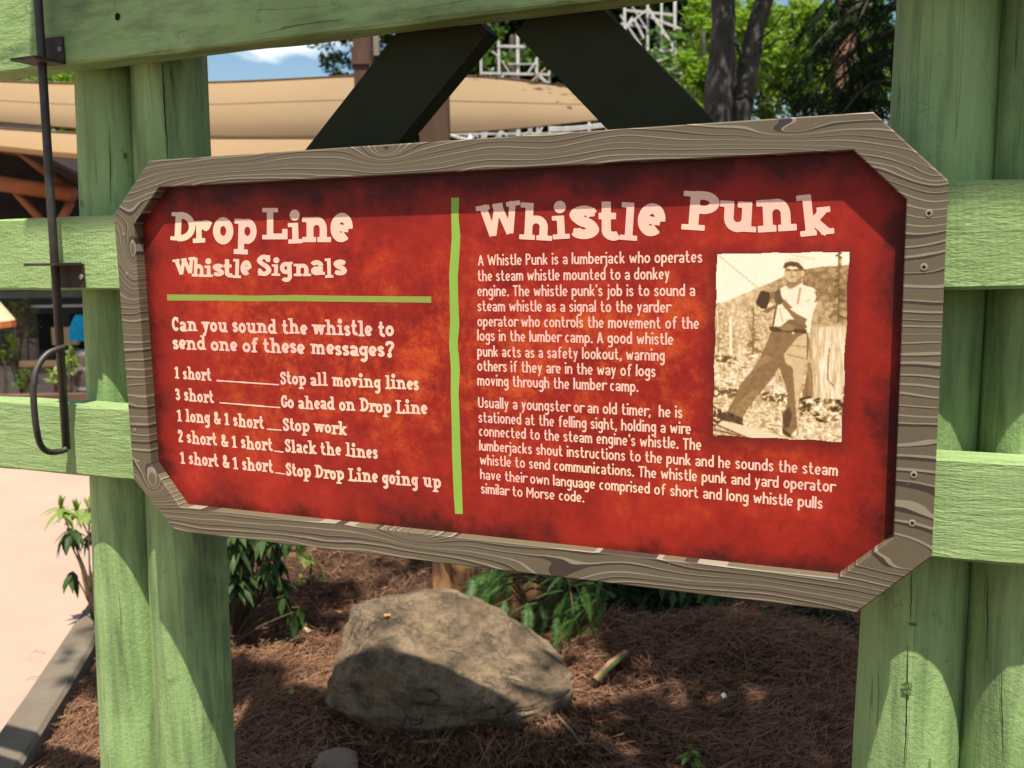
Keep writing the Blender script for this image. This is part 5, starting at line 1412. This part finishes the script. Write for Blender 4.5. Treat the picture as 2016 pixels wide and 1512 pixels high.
# ------------------------------------------------------------------ the planting bed
def boulder(name, label, center, ax, rough, mat, seed, top=None, n=64, ex=2.6, facets=()):
    """a rounded stone; ax = half sizes along camera-right, away and up"""
    dr = np.array([RT[0], RT[1], 0]); dr /= np.linalg.norm(dr); fd = np.array([-dr[1], dr[0], 0])
    V = []; F = []
    for j in range(n+1):
        th = math.pi*j/n
        for i in range(2*n):
            ph = math.pi*i/n
            a, b_, c_ = math.sin(th)*math.cos(ph), math.sin(th)*math.sin(ph), math.cos(th)
            q = (abs(a)**ex+abs(b_)**ex+abs(c_)**ex)**(-1/ex)
            a, b_, c_ = a*q, b_*q, c_*q
            for (n1_, n2_, n3_, d_) in facets:
                e_ = a*n1_+b_*n2_+c_*n3_-d_
                if e_ > 0: a -= n1_*e_*.85; b_ -= n2_*e_*.85; c_ -= n3_*e_*.85
            s = 1+rough*fbm((a+seed, b_, c_), 1.1, 4)+rough*.25*fbm((a, b_+seed, c_), 4.0, 3)
            x, y, z = a*s*ax[0], b_*s*ax[1], c_*s*ax[2]
            if top: x, y, z = top(x, y, z, a, b_, c_)
            V.append(center+dr*x+fd*y+np.array([0, 0, z]))
    for j in range(n):
        for i in range(2*n): F.append((j*2*n+i, (j+1)*2*n+i, (j+1)*2*n+(i+1) % (2*n), j*2*n+(i+1) % (2*n)))
    o = obj(name, V, F, mat, None, True)
    bm = bmesh.new(); bm.from_mesh(o.data); bmesh.ops.remove_doubles(bm, verts=bm.verts, dist=1e-5); bmesh.ops.recalc_face_normals(bm, faces=bm.faces); bm.to_mesh(o.data); bm.free()
    return props(o, label, "boulder", "boulders in the bed")
m = NT("brown_boulder_stone"); iso = m.coord((1, 1, 1)); lay = m.coord((1, 1, 3.0), rot=(.2, .35, 0))
n1 = m.noise(iso, 3.5, 7, .65); n2 = m.noise(lay, 7, 9, .78, .4); n3 = m.noise(iso, 60, 8, .85)
c = m.mix(m.ramp(n2, [(.36, 0.0), (.62, 1.0)]), (.105,.074,.045), (.42,.295,.175))
c = m.mix(m.math('MULTIPLY', m.ramp(n1, [(.55, 0.0), (.66, 1.0)]),   .55), c, (.20,.165,.12)); c = m.mix(m.math('MULTIPLY', m.ramp(n3, [(.36, 1.0), (.48, 0.0)]), .6), c, (.045,.036,.028))
vo = m.n('TexVoronoi', feature='DISTANCE_TO_EDGE'); vo.inputs['Scale'].default_value = 5.5
m.set(vo.inputs['Vector'], m.n('VectorMath', operation='ADD').outputs[0]); vm_ = vo.inputs['Vector'].links[0].from_node
m.set(vm_.inputs[0], lay); nzv = m.n('TexNoise'); nzv.inputs['Scale'].default_value = 6; m.set(nzv.inputs['Vector'], iso); m.set(vm_.inputs[1], nzv.outputs['Color'])
crk = m.ramp(vo.outputs['Distance'], [(0.0, 1.0), (.035, 0.0)])
crk = m.math('MULTIPLY', crk, m.ramp(n1, [(.46, 0.0), (.60, 1.0)]))
stn = m.ramp(m.noise(iso, 9, 7, .75), [(.50, 0.0), (.62, 1.0)])
c = m.mix(m.math('MULTIPLY', stn, .8), c, (.085,.066,.046)); c = m.mix(m.math('MULTIPLY', crk, .8), c, (.03,.022,.016))
m.base(c, .88, .15); m.bump(m.math('ADD', m.math('SUBTRACT', m.math('MULTIPLY', n2, 1.3), m.math('MULTIPLY', crk, .6)), m.math('MULTIPLY', n3, .7)), .9, .03)
def bt(x, y, z, a, b_, c_):
    # hollowed top rising to the back left, tapering down to the right, undercut at the bottom
    f_ = max(c_, 0)
    z = z*(1-(.50*min(1.15, max(0, (x+.02)/.36))**1.3 if c_ > 0 else 0)) + f_*(.06*y/.22-.02*x/.36)
    z -= f_*.085*math.exp(-((x-.02)**2/.030+(y-.03)**2/.012))
    z += f_*.020*fbm((x*8, y*14, 3), 1, 4)
    lo_ = max(0, -z/.25); sc = 1-.26*lo_
    return x*sc+(.10*lo_ if x < 0 else .03*lo_), y*sc, z
bd = ray(872, 900)[:2]; bd /= np.linalg.norm(bd); bcc = np.array([CAM[0]+bd[0]*2.90, CAM[1]+bd[1]*2.90, GZ+.085])
bo = boulder("boulder", "big grey brown boulder with a hollowed sunlit top, below the middle of the sign", bcc, (.375, .30, .215), .10, m.m, 2.0, bt, 90, 4.2, [(.66, .05, .75, .78), (.30, .0, .954, .82), (-.80, -.30, .52, 1.02), (-.62, -.30, -.72, .74), (.25, -.90, -.36, .88), (.80, -.60, .0, .95), (-.2, .5, .84, 1.02), (-.45, -.88, .15, .98)])
RUST = NT("rust_brown_stone"); v = RUST.coord((1, 1, .22))
c = RUST.mix(RUST.ramp(RUST.noise(v, 9, 5, .65, .6), [(.40, 0.0), (.58, 1.0)]), (.055,.026,.015), (.36,.175,.075)); RUST.base(c, .75, .25); RUST.bump(RUST.noise(RUST.coord(), 30, 6, .7), .5, .01)
bc = gnd(975, 1200); boulder("boulder", "rust brown streaked boulder just under the sign's bottom edge", np.array([bc[0], bc[1]+.15, GZ+.14]), (.31, .22, .36), .10, RUST.m, 5.0)
SMALL = plain("tan_stone", (.16,.11,.075), (.24,.17,.12), 9, .85, .2, .5, 50, .006)
bc = gnd(660, 1530); boulder("stone", "small rounded tan stone at the picture's bottom edge", np.array([bc[0], bc[1], GZ+.02]), (.065, .06, .055), .15, SMALL, 7.0, None, 24)
bc = gnd(860, 1500); boulder("stone", "flat grey stone half buried in front of the big boulder", np.array([bc[0], bc[1], GZ+.0]), (.12, .07, .03), .2, plain("grey_stone", (.10,.09,.075), (.16,.145,.12), 12, .9, .2, .5, 50, .006), 9.0, None, 24)
# scraps on the straw
def scrap(name, label, cat, px, py, a, b_, mat, seed, dz=.03):
    p = gnd(px, py); rg = random.Random(seed); V = [(p[0], p[1], gz(p[0], p[1])+dz+.012)]; n_ = 12
    for k in range(n_):
        an = 2*math.pi*k/n_; r = rg.uniform(.8, 1.15); V.append((p[0]+a*r*math.cos(an), p[1]+b_*r*math.sin(an), gz(p[0], p[1])+dz+rg.uniform(-.006, .006)))
    V += [(v[0], v[1], v[2]-.002) for v in V]
    F = [(0, 1+k, 1+(k+1) % n_) for k in range(n_)]+[(n_+1, n_+2+(k+1) % n_, n_+2+k) for k in range(n_)]+[(1+k, n_+2+k, n_+2+(k+1) % n_, 1+(k+1) % n_) for k in range(n_)]
    return props(obj(name, V, F, mat), label, cat)
WHITE = plain("pale_scrap", (.5,.52,.5), (.62,.63,.6), 20, .8, .2, 0)
scrap("paper_scrap", "small pale scrap of litter on the dark straw", "litter", 1424, 1390, .011, .008, WHITE, 1)
def drop(o, px, py):
    """where the view through a pixel meets an object's surface"""
    me = o.data; wl = wloc(o); d = Vector(ray(px, py)); c = Vector(CAM)-wl
    from mathutils.bvhtree import BVHTree
    hit = BVHTree.FromPolygons([v.co for v in me.vertices], [tuple(p.vertices) for p in me.polygons]).ray_cast(c, d.normalized())
    return None if hit[0] is None else np.array(hit[0]+wl)
p = drop(bo, 762, 1216)
if p is not None:
    V = [p+[0, 0, .012]]+[p+np.array([.013*math.cos(k*.7854)*(1 if k % 2 else .8), .009*math.sin(k*.7854), .006+.006*(k % 2)]) for k in range(8)]
    props(obj("dry_leaf", V, [(0, 1+k, 1+(k+1) % 8) for k in range(8)], ORANGEL), "little orange dry leaf lying on the big boulder's top", "leaf")
scrap("wood_chip", "pale wood chip lying on sunlit straw left of the boulder", "wood chip", 602, 1254, .028, .008, plain("chip_wood", (.42,.33,.22), (.5,.4,.28), 20, .8, .2, 0), 3)
scrap("yellow_leaf", "tiny yellow leaf in the shade left of the boulder", "leaf", 577, 1392, .012, .010, LIMEL, 4)
p, q = gnd(1098, 1440), gnd(1150, 1505)
props(MB().tube([p+[0, 0, .05], (p+q)/2+[0, 0, .055], q+[0, 0, .05]], [.004, .005, .003], 7).build("twig", plain("pale_twig", (.22,.16,.11), (.28,.21,.15), 20, .8, .2, 0)), "thin pale twig on the straw right of the boulder", "twig")
p, q = gnd(1170, 1362), gnd(1232, 1322)
st = thing("mossy_stick", p, "bark stick with a green mossy side in the sunlit straw right of the boulder", "stick")
MB().tube([p+[0, 0, .04], (p+q)/2+[0, 0, .06], q+[0, 0, .07]], [.011, .014, .010], 9).build("bark", plain("stick_bark", (.22,.12,.07), (.34,.20,.12), 20, .9, .2, .4, 60, .004), st)
MB().tube([p+[.012, -.012, .045], (p+q)/2+[.012, -.012, .065], q+[.01, -.01, .072]], [.004, .008, .004], 9).build("moss", plain("moss", (.06,.085,.025), (.10,.13,.045), 30, .95, .1, .6, 90, .004), st)

# leaf pieces for the broad-leaved shrub
def blade(base, d, L, w, V, F, curl=.25, up=(0, 0, 1)):
    d = np.array(d, float); d /= np.linalg.norm(d); s = np.cross(d, np.array(up, float)); s /= np.linalg.norm(s)+1e-9; nn = np.cross(s, d); n = len(V); K = 5
    for i in range(K+1):
        t = i/K; ww = w*math.sin(math.pi*(.06+.94*t)**.8)*.5 if i < K else 0.0008
        c = np.array(base)+d*L*t-nn*curl*L*t*t
        V += [c+s*ww+nn*ww*.35, c, c-s*ww+nn*ww*.35]
    for i in range(K):
        a = n+3*i; F += [(a, a+1, a+4, a+3), (a+1, a+2, a+5, a+4)]
def whorl_shrub(name, label, root, tips, seed, leaf=(.075, .022), group="broad leaved shrubs in the bed"):
    rg = random.Random(seed); t = thing(name, root, label, "shrub", group); ms_ = MB(); G = {}
    for tp, kind, droop in tips:
        tp = np.array(tp, float); mid = (np.array(root)+tp)/2+np.array([rg.uniform(-.04, .04), rg.uniform(-.04, .04), rg.uniform(0, .06)])
        ms_.tube(smooth([np.array(root), mid, tp], 5), [.006]*6+[.003]*5, 6)
        V, F = G.setdefault(kind, ([], []))
        for i in range(rg.randint(7, 10) if kind != "orange_leaves" else 2):
            an = 2*math.pi*i/8.5+rg.uniform(-.3, .3); el = rg.uniform(-.6, .25)-droop
            blade(tp+[0, 0, rg.uniform(-.02, .0)], (math.cos(an)*math.cos(el), math.sin(an)*math.cos(el), math.sin(el)), leaf[0]*rg.uniform(.7, 1.2), leaf[1]*rg.uniform(.8, 1.2), V, F, .3)
        if kind == "young_leaves":
            for i in range(5):
                an = rg.uniform(0, 6.28); blade(tp, (.5*math.cos(an), .5*math.sin(an), .9), leaf[0]*.6, leaf[1]*.7, V, F, -.1)
    ms_.build("stems", TWIG, t)
    for k_, (V, F) in G.items(): obj(k_, V, F, {"young_leaves": LIMEL, "leaves": RHODO, "orange_leaves": ORANGEL}[k_], t)
    return t
D1 = 3.0
rt = gnd(215, 1270); Dd = float((rt-CAM)@_fw)
tips = [(far(x, y, Dd+dd), k_, dr_) for x, y, k_, dd, dr_ in ((120, 1000, "young_leaves", 0, .0), (152, 1006, "young_leaves", .05, .0), (176, 1003, "young_leaves", -.05, .0), (142, 1040, "leaves", 0, .3), (180, 1045, "leaves", .05, .4), (128, 1050, "leaves", .1, .5), (160, 1115, "orange_leaves", 0, .9), (142, 1125, "leaves", .05, .7), (186, 1120, "orange_leaves", -.05, .9), (185, 1185, "leaves", 0, .8), (205, 1100, "leaves", 0, .4), (240, 1050, "leaves", 0, .3))]
whorl_shrub("broadleaf_shrub", "leafy shrub with pale new tips and orange leaves standing before the pink path", rt, tips, 81, (.085, .026))
rt = gnd(455, 1270); Dd = float((rt-CAM)@_fw)
rgx = random.Random(4)
tips = [(far(rgx.uniform(440, 560), rgx.uniform(1035, 1150), Dd+rgx.uniform(-.2, .2)), "leaves", rgx.uniform(.2, .9)) for _ in range(34)]
tips += [(far(572, 1078, Dd), "young_leaves", .0), (far(585, 1062, Dd), "young_leaves", 0.), (far(560, 1172, Dd-.1), "leaves", .9), (far(590, 1195, Dd-.1), "leaves", 1.1), (far(578, 1205, Dd-.12), "leaves", 1.2), (far(520, 1110, Dd), "leaves", .9)]
whorl_shrub("broadleaf_shrub", "dark drooping broad leaved shrub right of the left posts", rt, tips, 82, (.085, .027))
rt = gnd(600, 1160); Dd = float((rt-CAM)@_fw)
whorl_shrub("seedling", "small thin green seedling standing in sunlit straw left of the boulder", rt, [(far(610, 1098, Dd), "young_leaves", .3), (far(632, 1128, Dd), "leaves", .3), (far(592, 1140, Dd), "young_leaves", .4)], 83, (.04, .012))
rt = gnd(1362, 1500); Dd = float((rt-CAM)@_fw)
whorl_shrub("seedling", "small bright green seedling at the picture's bottom edge", rt, [(far(1358, 1476, Dd), "young_leaves", .1), (far(1372, 1492, Dd), "young_leaves", .2)], 84, (.035, .016))
# conifer sprigs behind the boulder
rt = gnd(1120, 1240); t = thing("spruce_sapling", rt, "low spruce sapling with fresh green sprays right of the boulder", "sapling")
Dd = float((rt-CAM)@_fw); rg = random.Random(15); V = []; F = []; BV = MB()
for i in range(330):
    x, y = rg.choice([(rg.uniform(1090, 1200), rg.uniform(1110, 1240)), (rg.uniform(930, 1010), rg.uniform(1110, 1170)), (rg.uniform(960, 1080), rg.uniform(1180, 1265)), (rg.uniform(1060, 1200), rg.uniform(1120, 1240))])
    p = far(x, y, Dd+rg.uniform(-.35, .25)); d = (rg.uniform(-1, .3), rg.uniform(-.9, .3), rg.uniform(-1.3, .2))
    frond(p, d, rg.uniform(.05, .095), rg.uniform(.016, .024), rg, V, F, 18, .25)
    if i % 9 == 0: BV.tube([rt+[0, 0, .15], (rt+p)/2+[0, 0, .12], p], [.006, .005, .002], 5)
BV.build("branch", TWIG, t); obj("needles", V, F, SPRUCE, t)
# dense dark shrub under the lower right of the sign
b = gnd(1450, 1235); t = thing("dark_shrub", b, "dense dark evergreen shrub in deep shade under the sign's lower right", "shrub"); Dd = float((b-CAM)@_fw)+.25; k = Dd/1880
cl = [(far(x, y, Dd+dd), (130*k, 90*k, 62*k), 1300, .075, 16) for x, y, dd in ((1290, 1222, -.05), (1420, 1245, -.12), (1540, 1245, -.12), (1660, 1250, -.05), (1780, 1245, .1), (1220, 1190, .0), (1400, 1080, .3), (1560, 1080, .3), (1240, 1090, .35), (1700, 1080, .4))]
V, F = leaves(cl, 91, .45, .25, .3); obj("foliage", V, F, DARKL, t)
V = []; F = []
for x, y in ((1325, 1180), (1385, 1170), (1345, 1170), (1505, 1210), (1498, 1225), (1300, 1165), (1400, 1190)):
    blade(far(x, y-14, Dd-.35), (random.uniform(-.4, .4), -.3, -1), .06, .024, V, F, .2, (0, 1, .2))
obj("young_leaves", V, F, RHODO, t)
